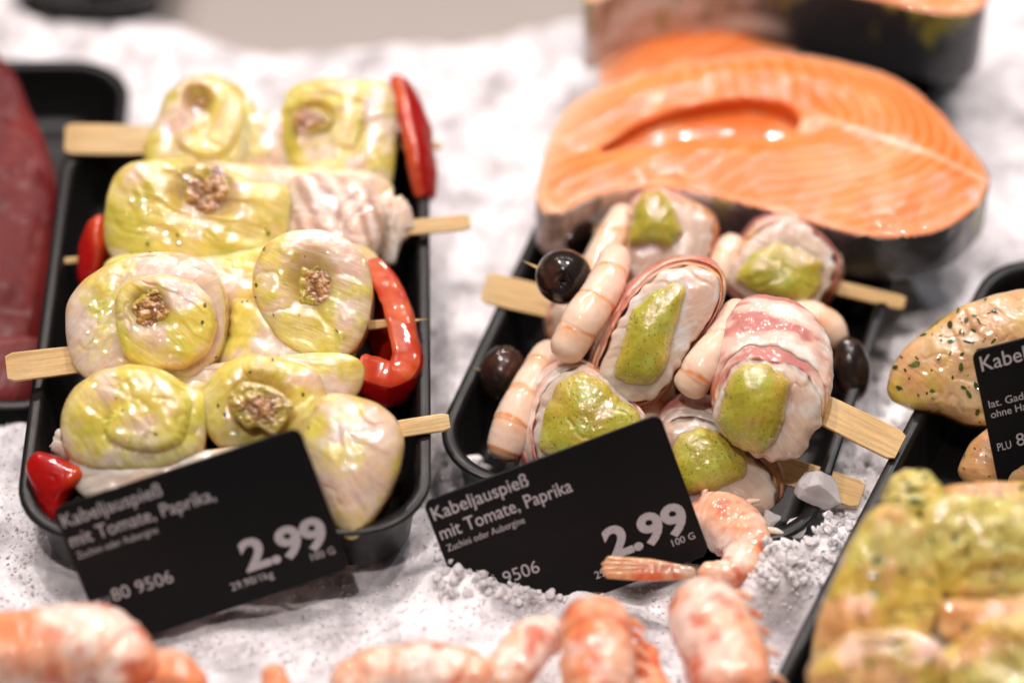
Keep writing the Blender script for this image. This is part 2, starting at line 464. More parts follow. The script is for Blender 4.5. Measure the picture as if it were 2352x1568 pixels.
def rrect(w, l, r, n=9):
    pts = []
    for cx, cy, a0 in ((w/2-r, l/2-r, 0), (-w/2+r, l/2-r, 90), (-w/2+r, -l/2+r, 180), (w/2-r, -l/2+r, 270)):
        for k in range(n+1):
            a = math.radians(a0+90*k/n); pts.append((cx+r*math.cos(a), cy+r*math.sin(a)))
    return np.array(pts)

TRAYS = []
def tray(label, cx, cy, z0, rot, w=13.3, l=20.0, h=2.5):
    root = thing("serving_tray", label, "tray", (cx, cy, z0), "black serving trays on the ice")
    prof = [(1.25, .0, 1.3), (.95, .05, 1.5), (.70, .25, 1.7), (.42, h-.30, 2.1), (.36, h-.10, 2.2), (.10, h-.06, 2.3), (.0, h-.03, 2.4), (.0, h+.05, 2.4), (.06, h+.10, 2.4),
            (.32, h+.10, 2.2), (.42, h+.04, 2.15), (.50, h-.2, 2.1), (.85, .35, 1.7), (1.1, .17, 1.5), (1.5, .12, 1.3), (4.5, .12, .8)]
    cr, sr = math.cos(rot), math.sin(rot); V = []
    for ins, z, r in prof:
        q = rrect(w-2*ins, l-2*ins, r)
        V.append(np.c_[cx+q[:, 0]*cr-q[:, 1]*sr, cy+q[:, 0]*sr+q[:, 1]*cr, np.full(len(q), z0+z)])
    nc = len(V[0]); V = np.vstack(V)
    F = [tuple(f) for f in grid_faces(len(prof), nc)]
    F.append(tuple(range((len(prof)-1)*nc, len(prof)*nc))); F.append(tuple(range(nc-1, -1, -1)))
    lip = 9
    # body and rim are one moulding; the rim is its own part
    o = mesh("tray_body", V, F, M['tray'], root)
    TRAYS.append((cx, cy, z0, rot, w, l))
    return root

# ------------------------------------------------------------------ trays (positions in cm)
tray("black plastic tray holding the yellow-marinated cod skewers with red pepper", -9.45, -3.45, 2.15, math.radians(1.4))
RA = math.radians(-18.0); RL = 15.4
rax = np.array([math.sin(-RA), math.cos(RA), 0]); rpx = np.array([math.cos(RA), -math.sin(-RA), 0])
RC = P(1032, 930, 2.8) + rpx*6.58 + rax*(RL/2-2.9)
tray("black plastic tray with bacon-wrapped cod skewers, shrimps and olives", RC[0], RC[1], .25, RA, 13.1, RL)
TA = math.radians(-25.5); tl = P(1985, 1163, 3.7)
td = np.array([math.sin(-TA), math.cos(TA), 0]); tp = np.array([math.cos(TA), -math.sin(-TA), 0])
tc_ = tl + tp*6.65 + td*1.0
tray("black plastic tray at the right edge, holding cod fillet with green herbs", tc_[0], tc_[1], 1.2, TA, 13.3, 25.5)
tray("black plastic tray under the dark red tuna, behind the cod skewer tray", -21.3, 4.0, -.45, math.radians(.5), 13.3, 18.8)
sl = P(1400, 150, 1.7)
tray("black plastic tray mostly hidden under the stacked salmon steaks", sl[0]+7.0, sl[1]+2.6, -.8, math.radians(-16), 13.0, 12)
bt = P(215, -22, .6)
tray("dark tray standing far back at the top left edge of the ice", bt[0], bt[1]+3, -.8, math.radians(-4), 6.6, 9, 1.6)

# ------------------------------------------------------------------ ice bed
ctrl = []
for u, v, z in [(700, -80, -3), (500, 30, -2.5), (600, 60, -2.4), (750, 70, -3), (900, 60, -3), (1100, 30, -2.8), (1200, -40, -3), (400, -60, -3), (330, 10, -1.6), (1000, -120, -3), (1330, -40, -2),
                (650, 190, .1), (900, 180, .1), (1200, 170, .2), (1340, 120, .2), (1100, 400, .1), (1060, 700, .25), (1015, 900, .3), (1060, 1080, .5), (400, 140, .2), (330, 90, .1), (80, 70, .1), (30, 30, .1),
                (-200, 200, 0), (-200, 900, .2), (30, 1050, 1.7), (15, 1250, 2.0), (100, 1400, 2.1), (500, 1500, 2.3), (900, 1340, 1.7), (900, 1500, 2.5), (990, 1290, 2.0), (1040, 1275, 3.2), (1095, 1335, 2.6), (1170, 1365, 2.0), (1250, 1375, 1.7), (1000, 1400, 2.4), (1100, 1450, 2.2),
                (1330, 1375, 1.8), (1300, 1450, 1.7), (1450, 1330, .8), (1130, 1120, .5), (1300, 1180, .4), (1500, 1500, 1.3), (1600, 1400, 1.0), (1960, 1000, .5), (1930, 900, .3), (1890, 1170, 1.5), (1850, 1350, 1.0), (1800, 1500, 1.0), (2050, 800, .3), (2150, 600, .1), (2250, 450, 0),
                (2300, 200, -.2), (2340, 60, -.3), (2600, 500, 0), (2600, 1500, 1), (1000, 1800, 2.4), (0, 1800, 2.2), (2000, 1900, 1), (1720, 1290, 2.7), (1755, 1268, 3.3), (1785, 1246, 3.6), (1800, 1270, 3.2), (1825, 1226, 3.6), (1845, 1250, 3.1), (1872, 1196, 3.1), (1650, 1300, 1.4), (300, 1480, 2.2)]:
    p = P(u, v, z); ctrl.append((p[0], p[1], z))
ctrl = np.array(ctrl)
def ice_z(x, y, rough=True):
    x = np.asarray(x, float); y = np.asarray(y, float)
    d2 = (x[:, None]-ctrl[None, :, 0])**2 + (y[:, None]-ctrl[None, :, 1])**2
    w = 1/(d2+.6)**2
    z = (w*ctrl[:, 2]).sum(1)/w.sum(1)
    p = np.c_[x, y, x*0]
    if rough:
        z = z + .30*fbm(p, .55, 3, 2) + .14*fbm(p, 1.7, 5, 2) + .05*np.abs(fbm(p, 4.5, 8, 2))
    for (cx, cy, z0, rot, ww, ll) in TRAYS:
        dx, dy = x-cx, y-cy
        lx, ly = dx*math.cos(rot)+dy*math.sin(rot), -dx*math.sin(rot)+dy*math.cos(rot)
        ax, ay = np.abs(lx)-(ww/2-2.2), np.abs(ly)-(ll/2-2.2)
        sd = np.hypot(np.maximum(ax, 0), np.maximum(ay, 0)) + np.minimum(np.maximum(ax, ay), 0) - 2.2
        z = np.where(sd < -.55, np.minimum(z, z0-.12), np.where(sd < .25, np.minimum(z, z0+.9+sd*1.2), z))
    return z
gx = np.arange(-34, 34.01, .14); gy = np.arange(-26, 30.01, .14)
GX, GY = np.meshgrid(gx, gy)
flat = np.c_[GX.ravel(), GY.ravel()]
gz = np.concatenate([ice_z(c[:, 0], c[:, 1]) for c in np.array_split(flat, 24)])
structure("ice_surface", np.c_[flat, gz], grid_faces(len(gy), len(gx), wrap=False), M['ice'])
structure("counter", np.array([(-120, -60, -1.6), (120, -60, -1.6), (120, 150, -1.6), (-120, 150, -1.6)], float), [(0, 1, 2, 3)], M['counter'])

# ------------------------------------------------------------------ crushed ice grains
def ico(sub):
    b = _bm.new(); _bm.ops.create_icosphere(b, subdivisions=sub, radius=1)
    v = np.array([x.co[:] for x in b.verts]); f = np.array([[y.index for y in x.verts] for x in b.faces]); b.free()
    return v, f
IV1, IF1 = ico(1); IV2, IF2 = ico(2); IV3, IF3 = ico(3); IV4, IF4 = ico(4)
rng = np.random.default_rng(5)
def shard(iv, r, sd, squash=.75):
    rr = np.random.default_rng(sd)
    v = iv.copy()
    for k in range(9):                               # cut planes make flat facets
        nn = unit(rr.normal(size=3)); dd = rr.uniform(.38, .8)
        h = v@nn - dd
        v = v - np.maximum(h, 0)[:, None]*nn
    v = v*(1+.10*fbm(iv+sd, 2.0, sd, 2))[:, None]
    v = v*np.array([1, rr.uniform(.6, 1), rr.uniform(.5, 1)*squash/.75])
    q = rr.normal(size=4); q /= np.linalg.norm(q); w, x, y, z = q
    Rm = np.array([[1-2*(y*y+z*z), 2*(x*y-z*w), 2*(x*z+y*w)], [2*(x*y+z*w), 1-2*(x*x+z*z), 2*(y*z-x*w)], [2*(x*z-y*w), 2*(y*z+x*w), 1-2*(x*x+y*y)]])
    return (v@Rm.T)*r
protos = [shard(IV1, 1.0, k) for k in range(40)]
VV, FF = [], []
cnt = 0
def outside_trays(x, y, m=-.3):
    ok = True
    for (cx, cy, z0, rot, ww, ll) in TRAYS:
        dx, dy = x-cx, y-cy
        lx, ly = dx*math.cos(rot)+dy*math.sin(rot), -dx*math.sin(rot)+dy*math.cos(rot)
        ok = ok & ~((np.abs(lx) < ww/2+m) & (np.abs(ly) < ll/2+m))
    return ok
N0 = 22000
px = rng.uniform(-19, 21, N0); py = rng.uniform(-17, 15, N0)
sel = outside_trays(px, py); px, py = px[sel], py[sel]
keep = rng.uniform(size=len(px)) < np.where(py > 0, .45, 1.0)
px, py = px[keep], py[keep]
pz = ice_z(px, py)
for k in range(len(px)):
    if pz[k] < -1.3: continue
    r = .04 + .15*rng.beta(1.2, 4.5)
    v = protos[rng.integers(40)]*r + np.array([px[k], py[k], pz[k]+r*.12])
    VV.append(v); FF.append(IF1+cnt*len(IV1)); cnt += 1
tag(mesh("crushed_ice", np.vstack(VV), np.vstack(FF), M['grain'], smooth=False), "fine white grains of crushed ice scattered all over the packed ice", "crushed ice", kind="stuff")

# coarser glassy pieces in the open patch between the trays
VV, FF, cnt = [], [], 0
big = [shard(IV2, 1.0, 200+k) for k in range(30)]
for (u0, v0, u1, v1, nn_) in [(1640, 1200, 1960, 1420, 330), (1000, 1285, 1330, 1420, 170), (1010, 1000, 1120, 1120, 50), (1930, 760, 2080, 1080, 90)]:
    for k in range(nn_):
        q = P(rng.uniform(u0, u1), rng.uniform(v0, v1), 1.3); z = ice_z(q[:1], q[1:2])[0]
        if not outside_trays(q[0], q[1], .0): continue
        r = .08 + .28*rng.beta(1.2, 2.6)
        VV.append(big[rng.integers(30)]*r+np.array([q[0], q[1], z+r*.3])); FF.append(IF2+cnt*len(IV2)); cnt += 1
tag(mesh("crushed_ice", np.vstack(VV), np.vstack(FF), M['clear'], smooth=False), "coarse glassy ice crystals heaped between the trays around the middle price card", "crushed ice", kind="stuff")

# bigger pieces of ice
def ice_piece(u, v, z, r, sd, label, mat='glass'):
    c = P(u, v, z)
    vv = shard(IV3, r, sd); base = c + np.array([0, 0, vv[:, 2].min()])
    o = thing("ice_chunk", label, "ice chunk", base, "larger chunks of ice")
    mesh("ice_lump", vv+c, IF3, M[mat], o, smooth=False)
ice_piece(1885, 1138, 2.9, .95, 101, "large clear ice chunk lying over the end of the lowest bamboo stick")
ice_piece(1700, 1212, 2.6, .45, 102, "small clear ice chunk at the front right corner of the bacon skewer tray")
ice_piece(1768, 1196, 2.7, .55, 103, "clear bubbly ice chunk between the dark tray corner and the biggest chunk")
ice_piece(1832, 1205, 2.5, .48, 104, "frosty ice chunk just below the biggest clear chunk", 'grain')
ice_piece(1085, 1062, .95, .50, 105, "frosty ice chunk between two trays above the middle price card", 'grain')
ice_piece(1120, 1075, 1.0, .33, 106, "little glassy ice chunk touching the near rim of the olive tray")
ice_piece(1060, 1255, 2.15, .42, 107, "frosty ice chunk overlapping the lower left edge of the middle price card", 'grain')
ice_piece(1150, 1362, 2.3, .35, 108, "frosty ice chunk in front of the article number on the middle card", 'grain')
ice_piece(1225, 1362, 2.3, .28, 109, "small glassy ice chunk beneath the digits on the middle card")

# ------------------------------------------------------------------ colours
FISH = np.array([.86, .63, .48]); FISHW = np.array([.87, .72, .61]); PINK = np.array([.84, .52, .40])
MARI = np.array([.86, .73, .07]); MARIG = np.array([.70, .63, .025]); MARIY = np.array([.90, .78, .26])
BROWN = np.array([.30, .12, .03])
def cod_color(bias=0.0, seed=1, pinkside=True, streak=0.0):
    def f(W, i):
        b = mix(FISH, FISHW, sst(-.3, .4, fbm(W, .7, seed+3)))
        b = mix(b, PINK, (1-sst(.55, 1.0, i['rho']*0+np.where(i['front'], 1, .5)))*(1 if pinkside else 0)*.8)
        if streak:
            t = np.sin((i['x']*1.2+i['y']*.6)*7+3*fbm(W, .9, seed+5))
            b = mix(b, (.55, .36, .28), streak*sst(-.2, .8, t)); b = mix(b, (.92, .86, .84), streak*.8*sst(.6, 1, -t))
        m = sst(-.20, .34, fbm(W, .75, seed+20, 5, .6)+bias+.07+.25*np.where(i['front'], .2, -1.2))
        g = mix(MARIY, MARI, sst(-.3, .3, fbm(W, .9, seed+30)))
        g = mix(g, MARIG, sst(-.05, .40, fbm(W, 1.1, seed+31, 4)+.7*i['groove']))
        c = mix(b, g, .85*m)
        edge = sst(.86, .97, i['rho'])*np.where(i['front'], 1, .6)*sst(-.25, .25, fbm(W, 1.1, seed+41))
        c = mix(c, (.66, .43, .07), .65*edge*(1 if bias > -.5 else .3))  # golden darkening of the translucent rim painted into the colour, plus pooled marinade
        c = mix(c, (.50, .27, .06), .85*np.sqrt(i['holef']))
        return np.c_[c, np.clip(m*.8+.1, 0, 1)]
    return f
def filling(root, u, v, z, rpx, rpy, seed, n=(0, -.6, .8), depth=.5):
    """crumpled brown dried tomato in the mouth of a roll"""
    r = np.random.default_rng(seed)
    pts = [(u+rpx*1.5*math.cos(a)*r.uniform(.62, 1.22), v-rpy*1.4*math.sin(a)*r.uniform(.62, 1.22)) for a in np.linspace(0, 2*np.pi, 11, endpoint=False)]
    def fold(W, i):
        q = fbm(W, 2.4, seed+3, 4); g = fbm(W, 6.0, seed+5, 2)
        d = .20*np.abs(q)**.7 - .08 + .10*np.maximum(g, 0)
        return W + (i['n'][None, :]*d[:, None] + i['ex'][None, :]*(.08*fbm(W, 3.0, seed+8))[:, None])*sst(1.05, .6, i['rho'])[:, None]
    def colr(W, i):
        q = fbm(W, 2.4, seed+3, 4)
        c = mix((.22, .085, .018), (.50, .26, .08), sst(.0, .35, np.abs(q)))
        c = mix(c, (.62, .42, .22), .7*sst(.25, .5, fbm(W, 5.0, seed+6, 2)))
        return mix(c, (.52, .42, .05), .85*sst(.45, 1.0, i['rho']+.7*fbm(W, 1.3, seed+9)))
    lump("filling", pts, z-depth*.05, n=n, H=.7, dome=.22, q=2.2, mat='crumb', root=root, colfn=colr, seed=seed, amp=.10, fine=.06, crease=0, flake=0, na=150, nf=60, nb=10, extra=fold)

def wood_color(seed):
    def f(W, i):
        t = fbm(np.c_[np.sin(i['a'])*3, np.cos(i['a'])*3, i['s']*1.2], 3.0, seed, 3)
        c = mix((.74, .50, .22), (.62, .38, .14), sst(-.1, .5, t))
        return mix(c, (.82, .62, .34), sst(0, .5, -t))
    return f
def stick(root, A, B, wA, wB, seed=1, th=.26, up=(0, -.62, .78), point=False):
    """flat bamboo skewer: broad blunt end A, narrow end B (cm)"""
    A, B = np.asarray(A, float), np.asarray(B, float)
    k = 30; pts = [A+(B-A)*t for t in np.linspace(0, 1, 6)]
    def rf(s, a):
        r = np.ones_like(s)
        r = np.where(s < .02, .80+.20*s/.02, r)           # clipped corners
        return r
    w = [wA/2*(1-t)+wB/2*t for t in np.linspace(0, 1, 12)]
    w = [wA/2, wA/2, wA/2*.96] + w[3:]
    if point: w[-1] = .02
    S = catmull(pts, 60); R = np.interp(np.linspace(0, 1, 60), np.linspace(0, 1, len(w)), w)
    T = unit(B-A); up = unit(up); Nn = unit(up-np.dot(up, T)*T); Bn = np.cross(T, Nn)
    s = np.linspace(0, 1, 60); L = np.linalg.norm(B-A)
    Rw = R.copy(); cut = np.clip(s*L/.18, 0, 1); Rw = Rw*(.80+.20*cut)
    if point: Rw = Rw*np.sqrt(np.clip((1-s)*L/1.2, 0.001, 1))
    tt = np.minimum(th/2, R*1.0)
    if point: tt = np.minimum(tt, Rw)
    bev = .03; ring = []
    for x, y in ((1, 1), (-1, 1), (-1, -1), (1, -1)):
        ring += [(x, y, 0, bev), (x, y, bev, 0)] if x*y > 0 else [(x, y, bev, 0), (x, y, 0, bev)]
    V = []
    for i in range(60):
        b = min(bev, tt[i]*.4)
        for x, y, f, g in ring:
            V.append(S[i]+Bn*x*(Rw[i]-(b if f else 0))+Nn*y*(tt[i]-(b if g else 0)))
    V = np.array(V); nc = 8
    F = [tuple(f) for f in grid_faces(60, nc)] + [tuple(range(nc-1, -1, -1)), tuple(59*nc+j for j in range(nc))]
    i = dict(s=np.repeat(s, nc), a=np.tile(np.linspace(0, 6.28, nc, endpoint=False), 60))
    o = mesh("bamboo_stick", V, F, M['wood'], root, wood_color(seed)(V, i), smooth=False)
    g = o.data.attributes.new("grain", 'FLOAT_VECTOR', 'POINT')
    g.data.foreach_set("vector", np.c_[(V-A)@Bn+seed*3.7, (V-A)@T*.035, (V-A)@Nn].astype(np.float32).ravel())
    return o

def pepper_color(W, i):
    t = i['in']
    c = mix((.34, .004, .004), (.36, .012, .006), sst(.1, .45, t)); c = mix(c, (.45, .042, .014), sst(.5, 1, t))
    c = mix(c, (.66, .17, .05), .5*sst(.6, 1, t)*sst(-.2, .4, fbm(W, 2.0, 4)))
    return c
def pepper(root, spine, z, thick, depthv, depth, seed=1, inward=0.25, taper=.55, nn=None, label=None, zs=None):
    """curved wall of a pepper piece: the cut edge follows the spine, the wall runs along depthv"""
    pts = [P(u, v, (zs[k] if zs else z)) for k, (u, v) in enumerate(spine)]
    S = catmull(pts, 60); T = unit_rows(np.gradient(S, axis=0)); dv = unit(depthv)
    O = unit_rows(np.cross(T, dv))                       # outward
    s = np.linspace(0, 1, 60)
    prof = []
    m = 14
    for k in range(m): prof.append((.5, k/(m-1)))        # outside skin, from the cut edge down
    prof.append((.0, 1.05))
    for k in range(m): prof.append((-.5, 1-k/(m-1)))     # inside wall back up
    prof += [(-.47, -.03), (-.25, -.045), (.0, -.05), (.25, -.045), (.47, -.03)]
    V, I = [], []
    for i in range(60):
        e = min(1, min(s[i], 1-s[i])/.06); e = math.sqrt(max(.0, 1-(1-e)**2))*.9+.1
        dd = depth*(1-taper*abs(2*s[i]-1)**2)
        for (a, d) in prof:
            bulge = math.sin(min(d, 1)*math.pi*.62)*inward*dd
            V.append(S[i] + O[i]*(a*thick*e + bulge*(1 if True else 0) - (.38*dd*max(d, 0)**2.6)) + dv*dd*d)
            I.append(1.0 if d < 0 else (0.45 if a < 0 else 0.0))
    V = np.array(V); nc = len(prof)
    V = V + .09*np.c_[fbm(V, 1.1, seed), fbm(V, 1.1, seed+5), fbm(V, 1.1, seed+8)] + .025*np.c_[fbm(V, 5, seed), fbm(V, 5, seed+5), fbm(V, 5, seed+8)]
    F = [tuple(f) for f in grid_faces(60, nc)] + [tuple(range(nc-1, -1, -1)), tuple(59*nc+j for j in range(nc))]
    return mesh("pepper_slice", V, F, M['pepper'], root, pepper_color(V, {'in': np.array(I)}), label=label)

def leaf_flakes(root, host, seed, n=60, size=.2):
    """chopped herb pressed onto the fish, one mesh"""
    me = host.data; r = np.random.default_rng(seed); base = np.array(root.location)
    V, F = [], []; k = 0
    vs = me.vertices; cnt = 0
    while cnt < n:
        v = vs[int(r.integers(len(vs)))]; nn = np.array(v.normal[:])
        if nn@TOCAM < .25: continue
        cnt += 1
        p = (np.array(v.co[:])+base)*100
        t = unit(np.cross(nn, r.normal(size=3))); b = np.cross(nn, t); s = size*(.25+1.2*r.beta(1.3, 2.6)); w = s*r.uniform(.18, .65)
        ring = [(1, 0), (.4, .9), (-.5, .8), (-1, 0), (-.4, -.8), (.5, -1)]
        for hgt in (.012, .035):
            V += [p+t*x*s*.5*r.uniform(.8, 1.1)+b*y*w*.5+nn*(hgt+.02*math.sin(x*2+k)) for x, y in ring]
        F += [tuple(range(k+6, k+12)), tuple(range(k+5, k-1, -1))]+[(k+j, k+(j+1) % 6, k+6+(j+1) % 6, k+6+j) for j in range(6)]
        k += 12
    col = np.tile((.045, .075, .012), (len(V), 1))*np.repeat(r.uniform(.6, 1.6, (len(V)//12, 1)), 12, axis=0)
    mesh("chopped_herbs", np.array(V), F, M['herbleaf'], root, col, smooth=False)["kind"] = "stuff"
# ------------------------------------------------------------------ left tray: four marinated cod skewers
GL = "marinated cod skewers in the left tray"
def skewer(label, u, v, z, group):
    return thing("fish_skewer", label, "skewer", P(u, v, z), group)
NF = (0, -.62, .78)
NH = 3.0

# furthest skewer
k1 = skewer("furthest yellow cod skewer, broad stick end at left, upright red pepper slice at right", 600, 400, 2.4, GL)
stick(k1, P(150, 320, 5.2), P(1015, 335, 4.9), 1.12, .26, 3)
r = lump("fish_roll", [(335, 395), (328, 340), (362, 270), (380, 215), (425, 178), (490, 172), (552, 195), (588, 240), (594, 300), (572, 365), (540, 405), (470, 425), (400, 415)], 6.1, n=NF, H=NH, dome=.55, q=3.4, root=k1,
         colfn=cod_color(.12, 11), holes=[(458, 235, 32, 40, .45)], spiral=(1.15, .07, .16, .15), seed=11)
filling(r, 458, 235, 6.8, 26, 30, 3, NF, 0)
lump("fish_piece", [(565, 262), (660, 258), (680, 400), (550, 412)], 5.7, n=NF, H=2.4, dome=.5, q=3, root=k1, colfn=cod_color(-.25, 12), seed=12)
r = lump("fish_roll", [(645, 250), (662, 198), (735, 180), (830, 186), (900, 195), (912, 260), (910, 340), (900, 435), (830, 445), (750, 425), (670, 395), (645, 320)], 6.1, n=NF, H=NH, dome=.55, q=3.4, root=k1,
         colfn=cod_color(.14, 14), holes=[(715, 278, 42, 38, .5)], spiral=(1.05, .07, .14, .6), seed=14)
filling(r, 715, 280, 6.8, 34, 30, 5, NF, 0)
lump("fish_piece", [(335, 370), (600, 380), (900, 400), (925, 455), (800, 500), (560, 500), (350, 460)], 5.2, n=NF, H=2.2, dome=.5, q=3, root=k1, colfn=cod_color(.0, 15), seed=15, amp=.2)
pepper(k1, [(905, 172), (925, 240), (938, 310), (950, 380), (965, 452)], 5.6, .50, (.35, .45, -.8), 2.0, 2, zs=[6.6, 6.4, 6.2, 5.7, 4.8])

# second skewer, point to the left under its pepper
k2 = skewer("second yellow cod skewer from the back, one roll in pinkish streaked skin", 600, 560, 2.4, GL)
stick(k2, P(1080, 510, 5.3), P(150, 600, 4.3), .55, .22, 5)
r = lump("fish_roll", [(238, 540), (245, 470), (262, 405), (300, 372), (370, 366), (440, 366), (525, 385), (585, 425), (640, 435), (672, 405), (670, 470), (660, 560), (640, 620), (560, 650), (430, 630), (320, 615), (255, 600)], 6.2, n=NF, H=NH, dome=.8, q=3.0, root=k2,
         colfn=cod_color(.16, 21), holes=[(472, 452, 70, 66, .8)], spiral=None, seed=21, na=200)
filling(r, 472, 450, 7.0, 52, 50, 7, NF, 0)
lump("fish_roll", [(662, 408), (700, 398), (790, 405), (850, 430), (890, 480), (885, 545), (850, 620), (780, 640), (700, 620), (660, 540)], 5.9, n=NF, H=NH, dome=.85, q=2.8, root=k2, colfn=cod_color(-.6, 23, streak=.8), seed=23, mat='codclean', label="cod roll with pinkish brown streaked skin")
lump("fish_piece", [(855, 440), (905, 445), (945, 470), (952, 520), (925, 560), (905, 605), (870, 600), (840, 560)], 5.2, n=NF, H=2.2, dome=.3, root=k2, colfn=cod_color(-.7, 24), seed=24, ragged=.18, smooth=2, mat='codclean')
lump("pepper_slice", [(240, 488), (208, 508), (186, 570), (180, 640), (190, 672), (230, 640), (250, 560)], 5.0, n=(-.3, -.6, .74), H=1.2, dome=.5, q=2.6, mat='pepper', flake=0, root=k2, colfn=lambda W, i: mix((.36, .005, .004), (.58, .07, .014), sst(.0, .7, i['x'])), seed=26, amp=.1, fine=.01, crease=.03)

lump("fish_piece", [(245, 560), (420, 600), (660, 560), (860, 560), (890, 640), (800, 720), (560, 730), (300, 690), (225, 640)], 5.3, n=NF, H=2.2, dome=.6, q=3, root=k2, colfn=cod_color(.12, 27), seed=27, amp=.25)
# third skewer
k3 = skewer("third cod skewer from the back, with a big open red pepper slice at right", 540, 800, 2.4, GL)
stick(k3, P(15, 845, 5.5), P(985, 732, 5.3), .95, .20, 7, .30, point=True)
r = lump("fish_roll", [(150, 775), (153, 690), (190, 645), (250, 605), (330, 580), (420, 582), (490, 608), (516, 660), (521, 740), (505, 810), (470, 865), (430, 892), (335, 862), (280, 870), (240, 880), (195, 875), (165, 830)], 6.5, n=NF, H=3.3, dome=.6, q=3.6, root=k3,
         colfn=cod_color(-.14, 31), holes=[(345, 712, 46, 50, .55)], spiral=None, seed=31, na=220)
lump("roll_lip", [(262, 690), (275, 655), (320, 635), (390, 632), (450, 650), (490, 690), (500, 750), (480, 810), (420, 850), (340, 850), (290, 825), (268, 770)], 7.0, n=NF, H=.8, dome=.42, q=3.8, root=r, colfn=cod_color(.02, 32), seed=32, holes=[(345, 712, 44, 46, .55)], na=180)
filling(r, 342, 715, 7.40, 36, 40, 9, NF, 0)
lump("fish_piece", [(515, 655), (580, 640), (600, 700), (640, 780), (740, 830), (805, 860), (815, 900), (740, 930), (620, 900), (500, 850), (505, 760)], 5.5, n=NF, H=2.6, dome=.6, root=k3, colfn=cod_color(-.05, 33), seed=33, amp=.2)
r = lump("fish_roll", [(578, 625), (605, 562), (668, 530), (740, 528), (802, 550), (845, 600), (858, 670), (850, 740), (825, 800), (770, 832), (700, 820), (640, 785), (598, 720), (580, 675)], 6.7, n=NF, H=3.0, dome=.45, q=4.2, root=k3,
         colfn=cod_color(-.08, 34), holes=[(712, 658, 50, 66, .5)], spiral=None, seed=34)
filling(r, 720, 658, 7.08, 34, 48, 13, NF, 0)
pepper(k3, [(838, 600), (880, 640), (908, 700), (925, 770), (932, 830), (905, 862), (865, 852), (822, 838)], 5.4, .95, (-.16, .34, -.92), 2.1, 5, inward=.22, taper=.35, zs=[6.0, 5.9, 5.7, 5.4, 5.1, 5.1, 5.3, 5.6])

lump("fish_piece", [(185, 800), (340, 840), (520, 830), (700, 820), (830, 790), (850, 870), (780, 960), (500, 950), (240, 930)], 5.2, n=NF, H=2.0, dome=.6, q=3, root=k3, colfn=cod_color(.05, 36), seed=36, amp=.25)
# nearest skewer
k4 = skewer("nearest yellow cod skewer, partly hidden behind the left price card", 520, 1090, 2.4, GL)
stick(k4, P(1032, 968, 5.0), P(32, 1122, 4.4), .58, .16, 9, .34, point=True)
lump("fish_piece", [(150, 1015), (300, 1040), (500, 1030), (720, 1000), (770, 1150), (700, 1230), (600, 1230), (350, 1190), (190, 1150), (155, 1100)], 4.8, n=NF, H=2.4, dome=.5, root=k4, colfn=cod_color(-.7, 40), seed=40)
lump("fish_roll", [(138, 1000), (142, 945), (168, 888), (228, 850), (300, 836), (380, 848), (430, 886), (475, 900), (478, 960), (470, 1045), (400, 1085), (300, 1098), (205, 1085), (155, 1055)], 6.0, n=NF, H=3.2, dome=1.0, q=2.5, root=k4, colfn=cod_color(.16, 41), spiral=(1.05, .07, .16, .2), seed=41)
r = lump("fish_roll", [(462, 910), (505, 840), (568, 810), (650, 822), (732, 850), (752, 910), (748, 980), (690, 1020), (600, 1040), (500, 1030), (460, 970)], 6.2, n=NF, H=3.2, dome=.75, q=3.0, root=k4,
         colfn=cod_color(.16, 42), holes=[(598, 930, 66, 60, .55)], seed=42)
filling(r, 600, 930, 7.0, 52, 46, 15, NF, 0)
lump("fish_piece", [(690, 1000), (735, 905), (800, 905), (870, 925), (910, 960), (930, 1010), (918, 1080), (890, 1150), (850, 1210), (800, 1250), (760, 1190), (715, 1090)], 5.6, n=NF, H=3.0, dome=.9, q=2.5, root=k4, colfn=cod_color(-.12, 43), seed=43)
lump("fish_piece", [(895, 1000), (930, 1018), (925, 1060), (895, 1120), (860, 1180), (830, 1190), (850, 1080)], 3.6, n=NF, H=1.0, dome=.3, root=k4, colfn=cod_color(-.9, 44), seed=44, ragged=.1, mat='codclean')
lump("fish_piece", [(112, 1035), (130, 985), (170, 975), (200, 1040), (150, 1060)], 4.6, n=NF, H=1.5, dome=.3, root=k4, colfn=cod_color(-.9, 45), seed=45, ragged=.1, mat='codclean')
lump("pepper_slice", [(60, 1062), (85, 1032), (130, 1045), (190, 1072), (196, 1095), (165, 1132), (150, 1165), (152, 1235), (120, 1215), (90, 1160), (72, 1110)], 4.5, n=(-.2, -.7, .68), H=1.2, dome=.55, q=2.6, mat='pepper', flake=0, root=k4, colfn=lambda W, i: mix((.36, .005, .004), (.55, .06, .014), sst(.4, 1.1, i['x'])), seed=46, amp=.12, fine=.01, crease=.03)

for q_, k_ in enumerate((k1, k2, k3, k4)):
    for j_, o_ in enumerate([c_ for c_ in k_.children if c_.name.startswith("fish_roll")]):
        leaf_flakes(k_, o_, 400+q_*10+j_, 7, .20)

